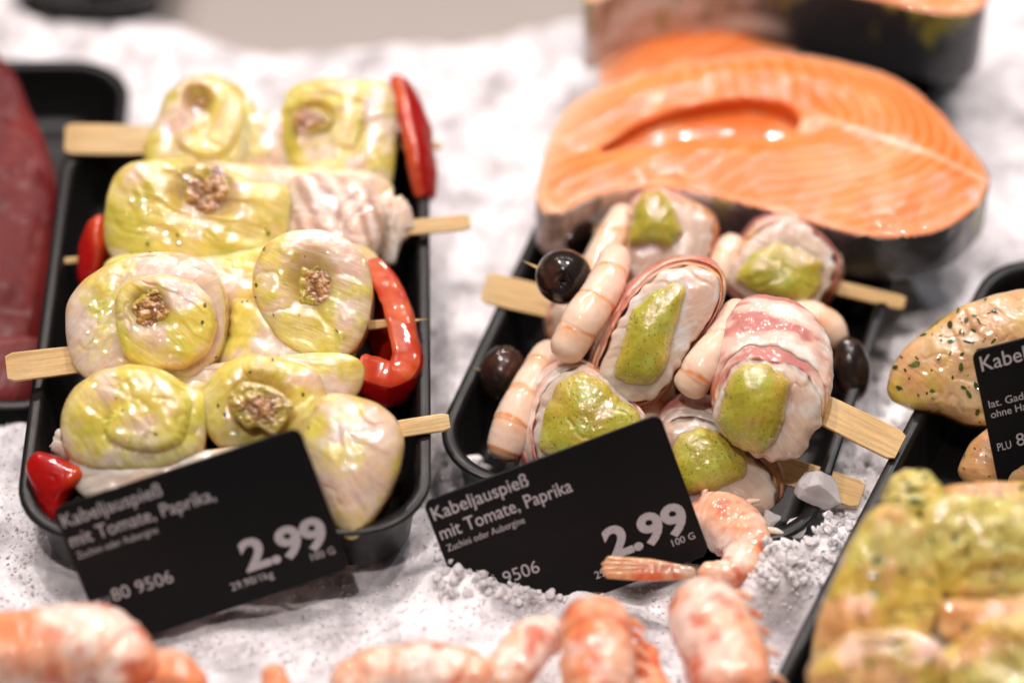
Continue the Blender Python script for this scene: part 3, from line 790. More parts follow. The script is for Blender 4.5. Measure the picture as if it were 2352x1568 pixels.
# ------------------------------------------------------------------ right tray: bacon, shrimp and olive skewers
GR = "bacon, shrimp and olive skewers in the middle tray"
PESTO = np.array([.45, .40, .04]); PESTOY = np.array([.50, .36, .04]); PESTOL = np.array([.50, .52, .09])
def pesto_color(seed):
    def f(W, i):
        c = mix(PESTO, PESTOY, sst(-.1, .45, fbm(W, .8, seed)))
        c = mix(c, PESTOL, sst(0, .5, fbm(W, 1.3, seed+4)))
        return mix(c, (.64, .48, .17), .45*sst(.75, 1.0, i['rho']+.35*fbm(W, 1.2, seed+5)))
    return f
def white_fish(seed):
    def f(W, i):
        c = mix((.80, .63, .52), (.78, .53, .41), sst(-.2, .5, fbm(W, .8, seed)))
        return mix(c, (.86, .76, .70), sst(.1, .5, fbm(W, 1.6, seed+2)))
    return f
def bacon_roll(root, face, z, pesto, n, back, H, seed, scale=1.07, show=.35, mid=None, plab=None, ragged=.05):
    """cod core, a bacon sleeve wound round it behind the face, pesto on the face"""
    n = unit(n); back = unit(back)
    r = lump("fish_roll", face, z, n=n, back=back, H=H, dome=.45, q=3.2, root=root, mat='codclean', colfn=white_fish(seed), seed=seed, ragged=ragged, smooth=4, amp=.08, na=180)
    cu = (min(p[0] for p in face)+max(p[0] for p in face))/2; cv = (min(p[1] for p in face)+max(p[1] for p in face))/2
    c = P(cu, cv, z); ex = unit(np.cross((0, 1, .001), n)); ey = np.cross(n, ex)
    na = 160
    A, R = outline_polar(face, c, ex, ey, n, na, 9)
    dirs = np.cos(A)[:, None]*ex + np.sin(A)[:, None]*ey
    for layer, (sc, off, th) in enumerate(((scale*.97, .16, .10), (scale*.97+.075, .62, .12))):
        edge = show*0 + off + .22*fbm(np.c_[np.cos(A)*1.5, np.sin(A)*1.5, A*0+seed+layer*5], 1.0, seed, 3) + .10*fbm(np.c_[np.cos(A)*6, np.sin(A)*6, A*0+seed+layer*5], 1.0, seed+2, 3)
        nl = 36; rows = []; inf = []
        Ls = np.linspace(0, 1, nl)
        rr0 = R*sc + .05
        for t in Ls:                                       # outside
            d = edge + (H*.93-edge)*t
            bul = .10*math.sin(math.pi*min(1, t*1.1)) - .55*max(0, t-.75)**2*4*R.mean()*.5
            rows.append(c + dirs*(rr0+bul)[:, None] + back*d[:, None]); inf.append(np.full(na, t))
        outer = list(rows)
        rows2 = []; inf2 = []
        for t in Ls[:10][::-1]:                            # inside, a short way back
            d = edge + (H*.93-edge)*t + .03
            rows2.append(c + dirs*(rr0-th)[:, None] + back*d[:, None]); inf2.append(np.full(na, -t-.001))
        allr = outer[::-1] + [c + dirs*(rr0-th*.5)[:, None] + back*(edge-.05)[:, None]] + rows2[::-1]
        alli = inf[::-1] + [np.full(na, -.5)] + inf2[::-1]
        V = np.vstack(allr); t = np.concatenate(alli)
        rad = np.tile(dirs, (len(allr), 1))
        aa = np.tile(A, len(allr))
        V = V + rad*(.08*fbm(V, .9, seed+3) + .035*fbm(V, 3, seed+6, 3))[:, None]
        dl = (V-c)@back
        w = fbm(np.c_[dl*1.5, np.cos(aa)*.9, np.sin(aa)*.9], 1.0, seed+50+layer, 4)
        col = mix((.56, .22, .19), (.80, .56, .46), sst(-.12, .12, w+.15*np.sin(dl*4.2+seed)))
        col = mix(col, (.84, .76, .68), sst(.18, .38, w+.15*np.sin(dl*4.2+seed)))
        rim = np.exp(-((dl-np.tile(edge, len(allr)))/.24)**2)*(t < .12)
        rc = mix((.55, .20, .05), (.74, .42, .16), sst(-.2, .3, fbm(V, 3.2, seed+8)))
        rc = mix(rc, (.45, .10, .06), sst(.1, .5, fbm(V, 1.1, seed+12)))
        col = col*(1-rim[:, None]) + rc*rim[:, None]
        mesh("bacon_wrap", V, grid_faces(len(allr), na), M['bacon'], r, col)
    if pesto:
        for j, pp in enumerate(pesto):
            pu = (min(p[0] for p in pp)+max(p[0] for p in pp))/2; pv = (min(p[1] for p in pp)+max(p[1] for p in pp))/2
            pc = on_plane(pu, pv, c+n*.42, n)
            lump("pesto", pp, pc[2], n=n, H=.30, dome=.62, q=1.9, ragged=.035, crease=.05, flake=0, mat='pesto', root=r, colfn=pesto_color(seed+j), seed=seed+60+j, amp=.20, fine=.03, smooth=4)
    return r

def shrimp_color(seed, segs=4.0, blush=.5):
    def f(W, i):
        ph = i['s']*segs + .10*np.sin(i['a']+seed) + .06*fbm(W, 1.5, seed)
        fr = ph % 1.0
        c = mix((.84, .63, .49), (.82, .45, .24), blush*sst(.5, .05, fr))
        side = sst(.1, -.8, np.sin(i['a']+.4))
        c = mix(c, (.82, .40, .17), .75*side)
        line = np.exp(-((np.minimum(fr, 1-fr))/.045)**2)
        c = mix(c, (.76, .24, .04), .95*line*sst(-.5, .2, fbm(W, 2.2, seed+4)))
        return c
    return f
def peeled_shrimp(root, spine, zs, r, seed, segs=4.0, blush=.5):
    pts = [P(u, v, zz) for (u, v), zz in zip(spine, zs)]
    def rf(s, a):
        fr = (s*segs) % 1.0
        return 1 + .03*(sst(0, .15, fr)-1) + .015*np.sin(fr*np.pi)
    return tube("shrimp", pts, [x*.92 for x in r], 'shrimp', root, shrimp_color(seed, segs, blush), nu=120, na=40, radfn=rf, amp=.04, seed=seed, cap=1.0, flat=1.0)
def olive(root, u, v, z, rx, ry, seed, dimple=None, tilt=0.0):
    c = P(u, v, z); d = unit(dimple if dimple is not None else (-.1, -.75, .6))
    ex = RT*math.cos(tilt)+UP*math.sin(tilt); ey = np.cross(TOCAM, ex)
    Vn = IV4x
    V = np.zeros_like(Vn); loc = Vn
    V = c + loc[:, :1]*ex*rx + loc[:, 1:2]*ey*ry + loc[:, 2:3]*TOCAM*rx
    e1 = unit(np.cross(d, (0.3, .1, 1))); e2 = np.cross(d, e1)
    w = loc[:, 0:1]*ex + loc[:, 1:2]*ey + loc[:, 2:3]*TOCAM
    ca = w@d; x, y = w@e1, w@e2; rr = np.hypot(x, y); an = np.arctan2(y, x)
    star = .22*(.35+.65*np.abs(np.cos(2*an))**3)
    dent = np.where(ca > 0, .16*np.exp(-(rr/.34)**4) + .30*sst(1.0, .55, rr/star), 0)
    V = V - w*(dent*rx)[:, None]
    V = V + w*(.03*fbm(V, 1.2, seed, 3))[:, None]
    col = mix((.014, .010, .008), (.055, .022, .014), sst(0, .5, fbm(V, .9, seed+2)))
    return mesh("olive", V, IF5x, M['olive'], root, col)
IV4x, IF5x = ico(6)

# skewer in the top layer (sharpest)
u1 = skewer("topmost bacon cod skewer, starting with a sharp shiny round black olive", 1530, 900, 2.0, GR)
stick(u1, P(2068, 1028, 4.1), P(1198, 597, 6.3), 1.05, .20, 11, .28, point=True)
olive(u1, 1295, 635, 6.1, .95, .95, 3, dimple=(-.08, -.86, .5))
peeled_shrimp(u1, [(1420, 572), (1392, 650), (1340, 735), (1285, 830)], [6.3, 6.4, 6.1, 5.2], [.55, .70, .75, .62], 4, 4.0)
bacon_roll(u1, [(1365, 890), (1385, 820), (1412, 755), (1447, 690), (1492, 645), (1540, 618), (1600, 615), (1648, 625), (1658, 665), (1640, 725), (1605, 765), (1575, 820), (1535, 880), (1480, 930), (1425, 918), (1392, 905)], 6.0,
           [[(1412, 860), (1428, 780), (1450, 712), (1495, 670), (1555, 645), (1578, 660), (1565, 720), (1542, 790), (1528, 845), (1495, 885), (1440, 880)]], (-.12, -.66, .74), (-.02, .62, -.55), 2.6, 51)
peeled_shrimp(u1, [(1700, 695), (1660, 775), (1612, 845), (1570, 905)], [5.9, 6.0, 5.6, 4.8], [.48, .62, .70, .62], 6, 2.6, .3)
bacon_roll(u1, [(1638, 955), (1648, 915), (1668, 868), (1695, 838), (1735, 828), (1800, 838), (1852, 868), (1892, 930), (1885, 975), (1860, 1012), (1840, 1048), (1800, 1062), (1740, 1052), (1690, 1022), (1655, 992)], 5.3,
           [[(1655, 962), (1665, 885), (1700, 838), (1765, 838), (1815, 872), (1808, 915), (1795, 965), (1778, 1010), (1748, 1045), (1700, 1032), (1670, 995)]], (-.05, -.82, .56), (.12, .95, .12), 3.0, 52, scale=1.02)

# lower layer, front
l1 = skewer("lowest front bacon cod skewer, directly behind the middle price card", 1450, 1100, .4, GR)
stick(l1, P(1980, 1138, 2.3), P(1085, 843, 2.9), .95, .18, 12, .28, point=True)
olive(l1, 1156, 860, 2.7, .84, 1.05, 5, dimple=(.2, .6, .8), tilt=-.1)
peeled_shrimp(l1, [(1275, 790), (1225, 880), (1180, 970), (1150, 1060)], [3.8, 3.7, 3.2, 2.3], [.60, .72, .76, .66], 7, 4.4, .75)
bacon_roll(l1, [(1225, 990), (1250, 905), (1290, 858), (1350, 845), (1400, 870), (1440, 920), (1480, 950), (1480, 1010), (1420, 1080), (1320, 1110), (1240, 1065)], 3.9,
           [[(1240, 1030), (1248, 950), (1280, 880), (1325, 850), (1380, 865), (1425, 915), (1475, 945), (1475, 1010), (1400, 1080), (1310, 1095)]], (-.15, -.62, .77), (-.30, .60, -.60), 2.3, 53)
peeled_shrimp(l1, [(1530, 870), (1495, 940), (1470, 1000)], [3.6, 3.3, 2.6], [.55, .62, .55], 8, 2.6, .8)
bacon_roll(l1, [(1512, 1010), (1542, 968), (1600, 960), (1655, 985), (1710, 1040), (1760, 1080), (1783, 1110), (1785, 1160), (1755, 1182), (1650, 1180), (1560, 1165), (1530, 1085)], 3.2,
           [[(1530, 1085), (1560, 1005), (1610, 978), (1680, 1002), (1722, 1050), (1715, 1092), (1680, 1112), (1640, 1130), (1560, 1132)]], (-.05, -.68, .73), (.12, .8, -.35), 2.3, 54, scale=1.05, ragged=.08)

# lower layer, reversed skewer in the middle
l2 = skewer("half hidden skewer pointing right, ending in an oval olive near the tray's right rim", 1560, 860, .4, GR)
stick(l2, P(1112, 660, 3.2), P(2002, 868, 2.6), 1.12, .18, 13, .26, point=True)
bacon_roll(l2, [(1262, 720), (1280, 690), (1340, 690), (1380, 740), (1370, 800), (1310, 820), (1270, 780)], 3.0, None, (-.05, -.6, .8), (0, .7, -.5), 1.8, 55)
bacon_roll(l2, [(1480, 800), (1560, 740), (1640, 780), (1660, 860), (1580, 900), (1500, 880)], 2.8, None, (-.05, -.6, .8), (0, .7, -.5), 1.8, 56)
peeled_shrimp(l2, [(1800, 720), (1860, 728), (1905, 755), (1925, 800)], [3.4, 3.6, 3.4, 2.8], [.50, .62, .62, .48], 9, 2.2, .7)
olive(l2, 1955, 848, 2.9, .68, 1.15, 6, dimple=(.2, .6, .8), tilt=.12)

# lower layer, back
l3 = skewer("blurred bacon cod skewer tucked under the skin edge of the front salmon steak", 1600, 690, .4, GR)
stick(l3, P(2078, 697, 2.8), P(1222, 498, 3.6), .52, .16, 14, .26, point=True)
olive(l3, 1312, 522, 3.5, .88, .88, 7)
peeled_shrimp(l3, [(1440, 478), (1410, 540), (1370, 620), (1345, 680)], [4.4, 4.3, 3.8, 3.2], [.50, .64, .68, .58], 10, 3.2, .5)
bacon_roll(l3, [(1430, 590), (1450, 510), (1478, 452), (1530, 452), (1590, 478), (1638, 500), (1632, 570), (1610, 640), (1550, 680), (1470, 670)], 4.6,
           [[(1440, 565), (1455, 490), (1475, 443), (1515, 440), (1550, 475), (1575, 540), (1540, 575), (1490, 560)]], (-.05, -.62, .78), (0, .6, -.6), 2.2, 57)
peeled_shrimp(l3, [(1690, 545), (1665, 600), (1640, 670)], [4.3, 4.2, 3.6], [.50, .62, .62], 11, 2.4, .5)
bacon_roll(l3, [(1668, 645), (1690, 590), (1740, 530), (1800, 502), (1850, 520), (1905, 570), (1920, 605), (1905, 660), (1870, 712), (1810, 722), (1740, 705), (1690, 675)], 4.3,
           [[(1682, 640), (1725, 580), (1785, 548), (1845, 575), (1892, 605), (1886, 660), (1850, 695), (1785, 690), (1720, 668)]], (.05, -.64, .77), (.12, .7, -.5), 2.4, 58)

# ------------------------------------------------------------------ price cards
CW, CH = 8.1, 5.1
def price_card(label, u, v, dep, roll, lean, lines, w=CW, h=CH):
    c = PD(u, v, dep)
    x = RT*math.cos(roll)+UP*math.sin(roll); yp = -RT*math.sin(roll)+UP*math.cos(roll)
    y = unit(yp*math.cos(lean)+TOCAM*math.sin(lean)); nrm = np.cross(x, y)
    root = thing("price_card", label, "price card", c - y*h/2, "black price cards stuck in the ice")
    q = rrect(w, h, .32, 7); t = .045
    V = []
    for zz, ins in ((-t, .02), (-t+.02, 0), (t-.02, 0), (t, .02)):
        s = np.array([(w-2*ins)/w, (h-2*ins)/h])
        V.append(c + (q[:, :1]*s[0])*x + (q[:, 1:]*s[1])*y + nrm*zz)
    n = len(q); V = np.vstack(V)
    F = [tuple(f) for f in grid_faces(4, n)] + [tuple(range(n-1, -1, -1)), tuple(range(3*n, 4*n))]
    mesh("card_panel", V, F, M['card'], root, smooth=False)
    for (nm, txt, x0, yb, ln, cap, bold) in lines:
        cu = bpy.data.curves.new(nm, 'FONT'); cu.body = txt; cu.size = 1.0; cu.offset = bold; cu.resolution_u = 4
        to = bpy.data.objects.new(nm, cu); COL.objects.link(to)
        bpy.context.view_layer.update()
        me = bpy.data.meshes.new_from_object(to.evaluated_get(bpy.context.evaluated_depsgraph_get()))
        bpy.data.objects.remove(to); bpy.data.curves.remove(cu)
        co = np.array([p.co[:] for p in me.vertices])
        mn, mxx = co[:, 0].min(), co[:, 0].max()
        sx = ln/(mxx-mn); sy = cap/.70
        T = c + x*(-w/2) + y*(h/2) + nrm*(t+.012)
        V = T + ((co[:, :1]-mn)*sx + x0)*x + (co[:, 1:2]*sy - yb)*y
        mesh(nm, V, [tuple(p.vertices) for p in me.polygons], M['ink'], root, smooth=False)
        bpy.data.meshes.remove(me)
TXT = [("product_name", "Kabeljauspieß", .15, .72, 3.25, .46, .006), ("product_name", "mit Tomate, Paprika,", .15, 1.42, 4.75, .46, .006), ("variety_note", "Zuchini oder Aubergine", .2, 1.86, 2.65, .24, 0.0),
       ("article_code", "PLU", .22, 3.6, .42, .26, 0), ("article_number", "80 9506", .75, 3.6, 2.0, .44, .0), ("price", "2.99", 5.0, 4.05, 2.8, 1.02, .040),
       ("price_unit", "100 G", 7.05, 4.40, .78, .24, .004), ("kilo_price", "29.90/1kg", 4.35, 4.52, 1.4, .26, 0.004)]
price_card("slightly blurred black price card leaning before the tray of yellow cod skewers", 465, 1237, 89.3, math.radians(18.3), math.radians(20), TXT)
TXT2 = [list(t) for t in TXT]; TXT2[1][1] = "mit Tomate, Paprika"; TXT2[1][4] = 4.5
price_card("sharp black price card before the bacon skewers, lower left buried in ice", 1303, 1212, 91.7, math.radians(20.5), math.radians(16), TXT2)
price_card("black price card cut off by the right edge, stuck in the herb cod", 2540, 900, 93.0, math.radians(14.5), math.radians(18),
           [("product_name", "Kabeljau", .2, .75, 2.3, .52, .006), ("species_note", "lat. Gadus", .2, 2.05, 1.5, .26, .002), ("species_note", "ohne Haut", .2, 2.42, 1.5, .26, .002), ("article_code", "PLU", .2, 3.6, .46, .28, .002), ("article_number", "80", .85, 3.6, .6, .44, 0)])

# ------------------------------------------------------------------ salmon steaks
def salmon_mat():
    m = wet("salmon_flesh", 0.5, 0.35, 0.003, (1, .4, .2), 0.8, 0.02, ((170, .6, .0007), (430, .9, .0005)), var=.08, varscale=300)
    nt = m.node_tree; N = nt.nodes; L = nt.links; b = N["Principled BSDF"]
    src = b.inputs["Base Color"].links[0].from_socket
    at = N.new("ShaderNodeAttribute"); at.attribute_name = "band"
    n = N.new("ShaderNodeTexNoise"); n.inputs["Scale"].default_value = 120; n.inputs["Detail"].default_value = 2
    tc = N.new("ShaderNodeTexCoord"); L.new(tc.outputs["Object"], n.inputs["Vector"])
    ad = N.new("ShaderNodeMath"); ad.operation = 'MULTIPLY_ADD'; ad.inputs[1].default_value = 3.2; L.new(n.outputs["Fac"], ad.inputs[0])
    L.new(at.outputs["Fac"], ad.inputs[2])
    sn = N.new("ShaderNodeMath"); sn.operation = 'SINE'; L.new(ad.outputs[0], sn.inputs[0])
    mr = N.new("ShaderNodeMapRange"); mr.inputs[1].default_value = .62; mr.inputs[2].default_value = 1.0; mr.inputs[4].default_value = .55; L.new(sn.outputs[0], mr.inputs[0])
    mu = N.new("ShaderNodeMath"); mu.operation = 'MULTIPLY'; L.new(mr.outputs[0], mu.inputs[0]); L.new(N.new("ShaderNodeAttribute").outputs["Alpha"], mu.inputs[1])
    N[-1] if False else None
    al = [x for x in N if x.type == 'ATTRIBUTE' and x.attribute_name == ""][0]; al.attribute_name = "Col"
    mx = N.new("ShaderNodeMix"); mx.data_type = 'RGBA'; L.new(mu.outputs[0], mx.inputs[0]); L.new(src, mx.inputs[6]); mx.inputs[7].default_value = (.84, .46, .24, 1)
    L.new(mx.outputs[2], b.inputs["Base Color"])
    return m
M['salmon'] = salmon_mat()
ORANGE = np.array([.82, .205, .042]); PALE = np.array([.86, .58, .42])
def salmon_steak(label, outline, z, th, hole, bone, seed, pale_end):
    """outline and hole in picture points on the plane of the top face"""
    o2 = np.array([P(u, v, z)[:2] for u, v in outline]); h2 = np.array([P(u, v, z)[:2] for u, v in hole]) if hole else None
    if hole: h2 = h2.mean(0) + (h2-h2.mean(0))*1.16
    cur = bpy.data.curves.new("steak", 'CURVE'); cur.dimensions = '2D'; cur.fill_mode = 'BOTH'; cur.extrude = th/2-.2; cur.bevel_depth = .2; cur.bevel_resolution = 2
    for poly in ([o2] + ([h2] if hole else [])):
        sp = cur.splines.new('NURBS'); sp.points.add(len(poly)-1); sp.use_cyclic_u = True; sp.order_u = 3; sp.resolution_u = 6
        for k, p in enumerate(poly): sp.points[k].co = (p[0], p[1], 0, 1)
    ob = bpy.data.objects.new("steak", cur); COL.objects.link(ob)
    cv = ob.modifiers.new("r", 'REMESH'); cv.mode = 'VOXEL'; cv.voxel_size = .11
    sm = ob.modifiers.new("s", 'SMOOTH'); sm.iterations = 4
    bpy.context.view_layer.update()
    me = bpy.data.meshes.new_from_object(ob.evaluated_get(bpy.context.evaluated_depsgraph_get()))
    bpy.data.objects.remove(ob); bpy.data.curves.remove(cur)
    V = np.array([p.co[:] for p in me.vertices]); Fs = [tuple(p.vertices) for p in me.polygons]
    nr = np.array([p.normal[:] for p in me.vertices]); bpy.data.meshes.remove(me)
    V[:, 2] += z - th/2
    bx = P(bone[0], bone[1], z)
    def segd(p, poly):
        d = np.full(len(p), 1e9)
        for k in range(len(poly)):
            a, b = poly[k], poly[(k+1) % len(poly)]; ab = b-a
            t = np.clip(((p-a)@ab)/max(ab@ab, 1e-9), 0, 1)
            d = np.minimum(d, np.linalg.norm(p-(a+t[:, None]*ab), axis=1))
        return d
    do = segd(V[:, :2], o2); dh = segd(V[:, :2], h2) if hole else np.full(len(V), 9.)
    topdome = .50*sst(0, 1.9, do)*sst(0, 1.2, dh) + .10*fbm(V, .45, seed+21, 2)*sst(0, 1, do)
    up = nr[:, 2] > .3
    V[:, 2] += np.where(up, topdome-.15, 0) + .06*fbm(V, .9, seed, 3)
    V[:, :2] += nr[:, :2]*(.06*fbm(V, 1.2, seed+3))[:, None]
    x, y = V[:, 0]-bx[0], V[:, 1]-bx[1]
    # long axis towards the back of the fish
    ax = np.array([P(bone[2], bone[3], z)[0]-bx[0], P(bone[2], bone[3], z)[1]-bx[1]]); ax /= np.linalg.norm(ax)
    s = x*ax[0]+y*ax[1]; t = -x*ax[1]+y*ax[0]
    band = np.where(s > -0.5, 11.5*(np.hypot(s*.55, t*1.0) + .55*s - .12*t), 8.5*(s*.9 + .55*np.abs(t)))
    c = mix(ORANGE, (.82, .27, .075), sst(-.2, .5, fbm(V, .6, seed+5)))
    c = mix(c, PALE, .85*sst(pale_end[0], pale_end[1], s))
    lat = np.exp(-(t/.13)**2)*(s > .3); c = mix(c, PALE, .75*lat)
    rb = np.hypot(x, y); c = mix(c, (.85, .62, .45), .9*np.exp(-(rb/.55)**4)); c = mix(c, (.72, .30, .20), np.exp(-(rb/.22)**4))
    c = mix(c, (.86, .52, .34), .45*sst(.25, .02, do + .2*fbm(V, 1.5, seed+31))*up)
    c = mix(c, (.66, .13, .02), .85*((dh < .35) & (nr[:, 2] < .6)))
    alpha = np.where(nr[:, 2] > .5, sst(.05, .3, do), 0)*(1-np.exp(-(rb/.6)**4))
    # skin on the outside wall
    skin = ((do < .5) & (nr[:, 2] < .45) & (dh > .5)) | (nr[:, 2] < -.5)
    sk = mix((.66, .50, .42), (.030, .030, .034), sst(-5.0, -.5, s + .8*fbm(V, .5, seed+7)))
    sk = mix(sk, (.035, .034, .036), .5*sst(-.1, .4, fbm(np.c_[V[:, 0]*2, V[:, 1]*2, V[:, 2]*.4], 1.0, seed+8)))
    sk = mix(sk, (.78, .76, .76), sst(.0, .35, fbm(np.c_[s*.5, t*.5, V[:, 2]*1.5], .8, seed+4))*sst(.0, -3, s)*.8)
    sk = mix(sk, (.30, .28, .03), .8*sst(.25, .5, fbm(np.c_[V[:, 0]*1.2, V[:, 1]*1.2, V[:, 2]*.5], .9, seed+9)+.12*(V[:, 2]-z+th*.5)))
    c = np.where(skin[:, None], sk, c)
    root = thing("salmon_steak", label, "salmon steak", (V[:, 0].mean(), V[:, 1].mean(), V[:, 2].min()), "raw salmon steaks")
    isk = skin
    fm = [1 if sum(isk[i] for i in f) > len(f)/2 else 0 for f in Fs]
    fl = [f for f, q in zip(Fs, fm) if q == 0]; fs = [f for f, q in zip(Fs, fm) if q == 1]
    for nm, ff, mt in (("flesh", fl, 'salmon'), ("skin", fs, 'salmonskin')):
        idx = sorted({i for f in ff for i in f}); rm = {a: k for k, a in enumerate(idx)}
        o = mesh(nm, V[idx], [tuple(rm[i] for i in f) for f in ff], M[mt], root, np.c_[c, alpha][idx])
        at = o.data.attributes.new("band", 'FLOAT', 'POINT'); at.data.foreach_set("value", band[idx].astype(np.float32))
    if hole:
        cav = [(u+(u-hole_c(hole)[0])*.22, v+(v-hole_c(hole)[1])*.45) for u, v in hole]
        lump("belly_membrane", cav, z-1.15, n=(0, .12, 1), H=.7, dome=.25, q=2.4, mat='pepperless', root=root, seed=seed, amp=.12, fine=.03, crease=.06, flake=0,
             colfn=lambda W, i: mix((.70, .17, .035), (.74, .30, .12), sst(-.1, .4, fbm(W, .9, 5))))
    return root
def hole_c(h):
    return (sum(p[0] for p in h)/len(h), sum(p[1] for p in h)/len(h))
M['pepperless'] = wet("fish_membrane", 0.4, 0.5, 0.004, (1, .4, .25), 1.0, 0.05, ((200, .5, .0006),))
salmon_steak("front salmon steak lying flat with an open slit and pale bone, above the bacon skewers",
             [(1240, 450), (1248, 400), (1266, 330), (1288, 265), (1340, 215), (1420, 182), (1520, 155), (1620, 132), (1750, 118), (1880, 125), (1990, 150), (2085, 190), (2155, 255), (2215, 325), (2272, 400), (2245, 450), (2190, 500), (2105, 525), (1990, 530), (1880, 498), (1780, 468), (1650, 435), (1540, 410), (1420, 415), (1330, 445), (1270, 482)], 5.3, 2.4,
             [(1375, 338), (1430, 296), (1500, 255), (1600, 228), (1690, 212), (1775, 222), (1825, 262), (1800, 306), (1740, 312), (1640, 306), (1540, 315), (1440, 335)], (1868, 285, 2240, 400), 71, (-6.5, -9.5))
salmon_steak("upper salmon steak of the rear stack, cut off by the photo's top edge",
             [(1335, 5), (1420, -45), (1560, -70), (1700, -75), (1850, -50), (1990, -25), (2120, 8), (2215, 20), (2262, 0), (2262, -60), (2200, -160), (2050, -230), (1800, -260), (1550, -200), (1400, -100)], 6.6, 3.6, None, (1950, -110, 2250, 0), 72, (-5.5, -8.5))
salmon_steak("lower salmon steak of the rear stack, orange flesh showing only at its left",
             [(1388, 120), (1385, 185), (1440, 215), (1560, 225), (1660, 190), (1760, 120), (1950, 75), (2120, 60), (2200, 50), (2235, 30), (2225, 0), (2100, -60), (1800, -100), (1550, -60), (1420, 40)], 3.4, 3.4, None, (1950, 60, 2250, 130), 73, (-6.5, -9.5))

# ------------------------------------------------------------------ tuna
def tuna_color(W, i):
    c = mix((.115, .008, .008), (.17, .018, .015), sst(-.3, .4, fbm(np.c_[W[:, 0]*1.0, W[:, 1]*.25, W[:, 2]*.8], .9, 3)))
    return mix(c, (.16, .018, .018), .4*sst(.15, .5, fbm(np.c_[W[:, 0]*1.2, W[:, 1]*.2, W[:, 2]], 1.1, 6)))
tn = thing("tuna_fillet", "thick dark red raw tuna piece at the left edge, cut off by the frame", "tuna", P(-60, 800, .3))
lump("tuna_meat", [(-330, 110), (-30, 105), (28, 170), (72, 260), (112, 360), (142, 470), (148, 570), (135, 680), (112, 760), (60, 850), (-60, 900), (-320, 880)], 3.6, n=(.22, -.25, .94), H=3.6, dome=.7, q=3.0, mat='tuna', root=tn, colfn=tuna_color, seed=81, amp=.25, fine=.02, na=200, crease=0, flake=0)
lump("tuna_meat", [(-260, 800), (-20, 780), (105, 770), (100, 850), (70, 930), (-40, 940), (-260, 940)], 2.3, n=(.1, -.5, .85), H=2.2, dome=.35, q=3, mat='tuna', root=tn, colfn=tuna_color, seed=82, amp=.15)

# ------------------------------------------------------------------ herb cod at the right
HC = np.array([.72, .40, .17]); HY = np.array([.72, .56, .08]); HG = np.array([.68, .64, .20]); HP = np.array([.78, .55, .31])
def herb_color(seed, green=0.0):
    def f(W, i):
        c = mix(HC, HP, sst(-.2, .5, fbm(W, .5, seed)))
        c = mix(c, HY, .8*sst(-.15, .35, fbm(W, .7, seed+3)+green*.5))
        return mix(c, HG, .75*sst(.1, .4, fbm(W, .6, seed+6)+green))
    return f
GH = "herb cod pieces in the right tray"
h1 = thing("cod_fillet", "sharp orange-pink herb cod piece, pointed end hanging over the right tray's rim", "fish fillet", P(2200, 960, 1.6), GH)
o = lump("fish_meat", [(2030, 912), (2045, 850), (2078, 800), (2130, 758), (2200, 710), (2270, 680), (2352, 662), (2430, 670), (2470, 800), (2420, 940), (2320, 985), (2230, 978), (2160, 945), (2090, 940)], 4.9, n=(-.1, -.62, .78), H=2.6, dome=.9, q=2.4, mat='herbcod', root=h1, colfn=herb_color(91, -.35), seed=91, amp=.2, fine=.05, na=200)
leaf_flakes(h1, o, 3, 75, .32)
h2_ = thing("cod_fillet", "small cod piece behind the lower part of the right-hand price card", "fish fillet", P(2290, 1080, 1.6), GH)
o = lump("fish_meat", [(2195, 1085), (2225, 1015), (2290, 965), (2400, 960), (2440, 1060), (2400, 1130), (2300, 1130), (2225, 1118)], 3.6, n=(-.1, -.62, .78), H=1.8, dome=.6, mat='herbcod', root=h2_, colfn=herb_color(93, -.4), seed=93)
leaf_flakes(h2_, o, 4, 20, .2)
h3 = thing("cod_fillet", "big blurred rolled cod piece with green herbs in the front right corner", "fish fillet", P(2150, 1560, 1.6), GH)
NP = (-.1, -.66, .74)
for q_, (pts_, z_, gr_, hh_) in enumerate([
        ([(2030, 1150), (2045, 1095), (2090, 1078), (2135, 1085), (2165, 1112), (2170, 1160), (2120, 1200), (2050, 1200)], 7.5, .45, 3.0),
        ([(2150, 1115), (2260, 1103), (2380, 1105), (2470, 1160), (2330, 1230), (2170, 1190)], 6.7, -.25, 2.6),
        ([(2120, 1160), (2190, 1128), (2300, 1135), (2390, 1170), (2410, 1300), (2352, 1385), (2230, 1395), (2165, 1350), (2140, 1260)], 7.7, .40, 3.0),
        ([(1868, 1520), (1888, 1405), (1938, 1292), (1985, 1200), (2035, 1150), (2115, 1205), (2150, 1290), (2170, 1370), (2130, 1450), (2000, 1510), (1900, 1560)], 6.8, -.02, 3.6),
        ([(1872, 1660), (1866, 1530), (1950, 1465), (2080, 1445), (2160, 1490), (2150, 1610), (2100, 1720), (1920, 1720)], 7.2, .0, 3.4),
        ([(2130, 1520), (2250, 1430), (2352, 1415), (2470, 1460), (2480, 1720), (2200, 1720), (2110, 1620)], 7.1, .12, 3.4),
        ([(2150, 1370), (2260, 1380), (2400, 1360), (2440, 1450), (2280, 1470), (2160, 1470)], 7.0, .05, 2.6)]):
    mu, mv = sum(p[0] for p in pts_)/len(pts_), sum(p[1] for p in pts_)/len(pts_)
    pts_ = [(mu+(p[0]-mu)*1.06, mv+(p[1]-mv)*1.06) if p[1] > 1150 else p for p in pts_]
    o = lump("fish_meat", pts_, z_, n=(NP[0]+.12*math.sin(q_*2.1), NP[1], NP[2]), H=hh_, dome=.75, q=2.3, mat='herbcod', root=h3, colfn=herb_color(95+q_, gr_), seed=95+q_, amp=.42, fine=.13, crease=.14, flake=.10, na=180, smooth=6)
    leaf_flakes(h3, o, 50+q_, 16, .42)

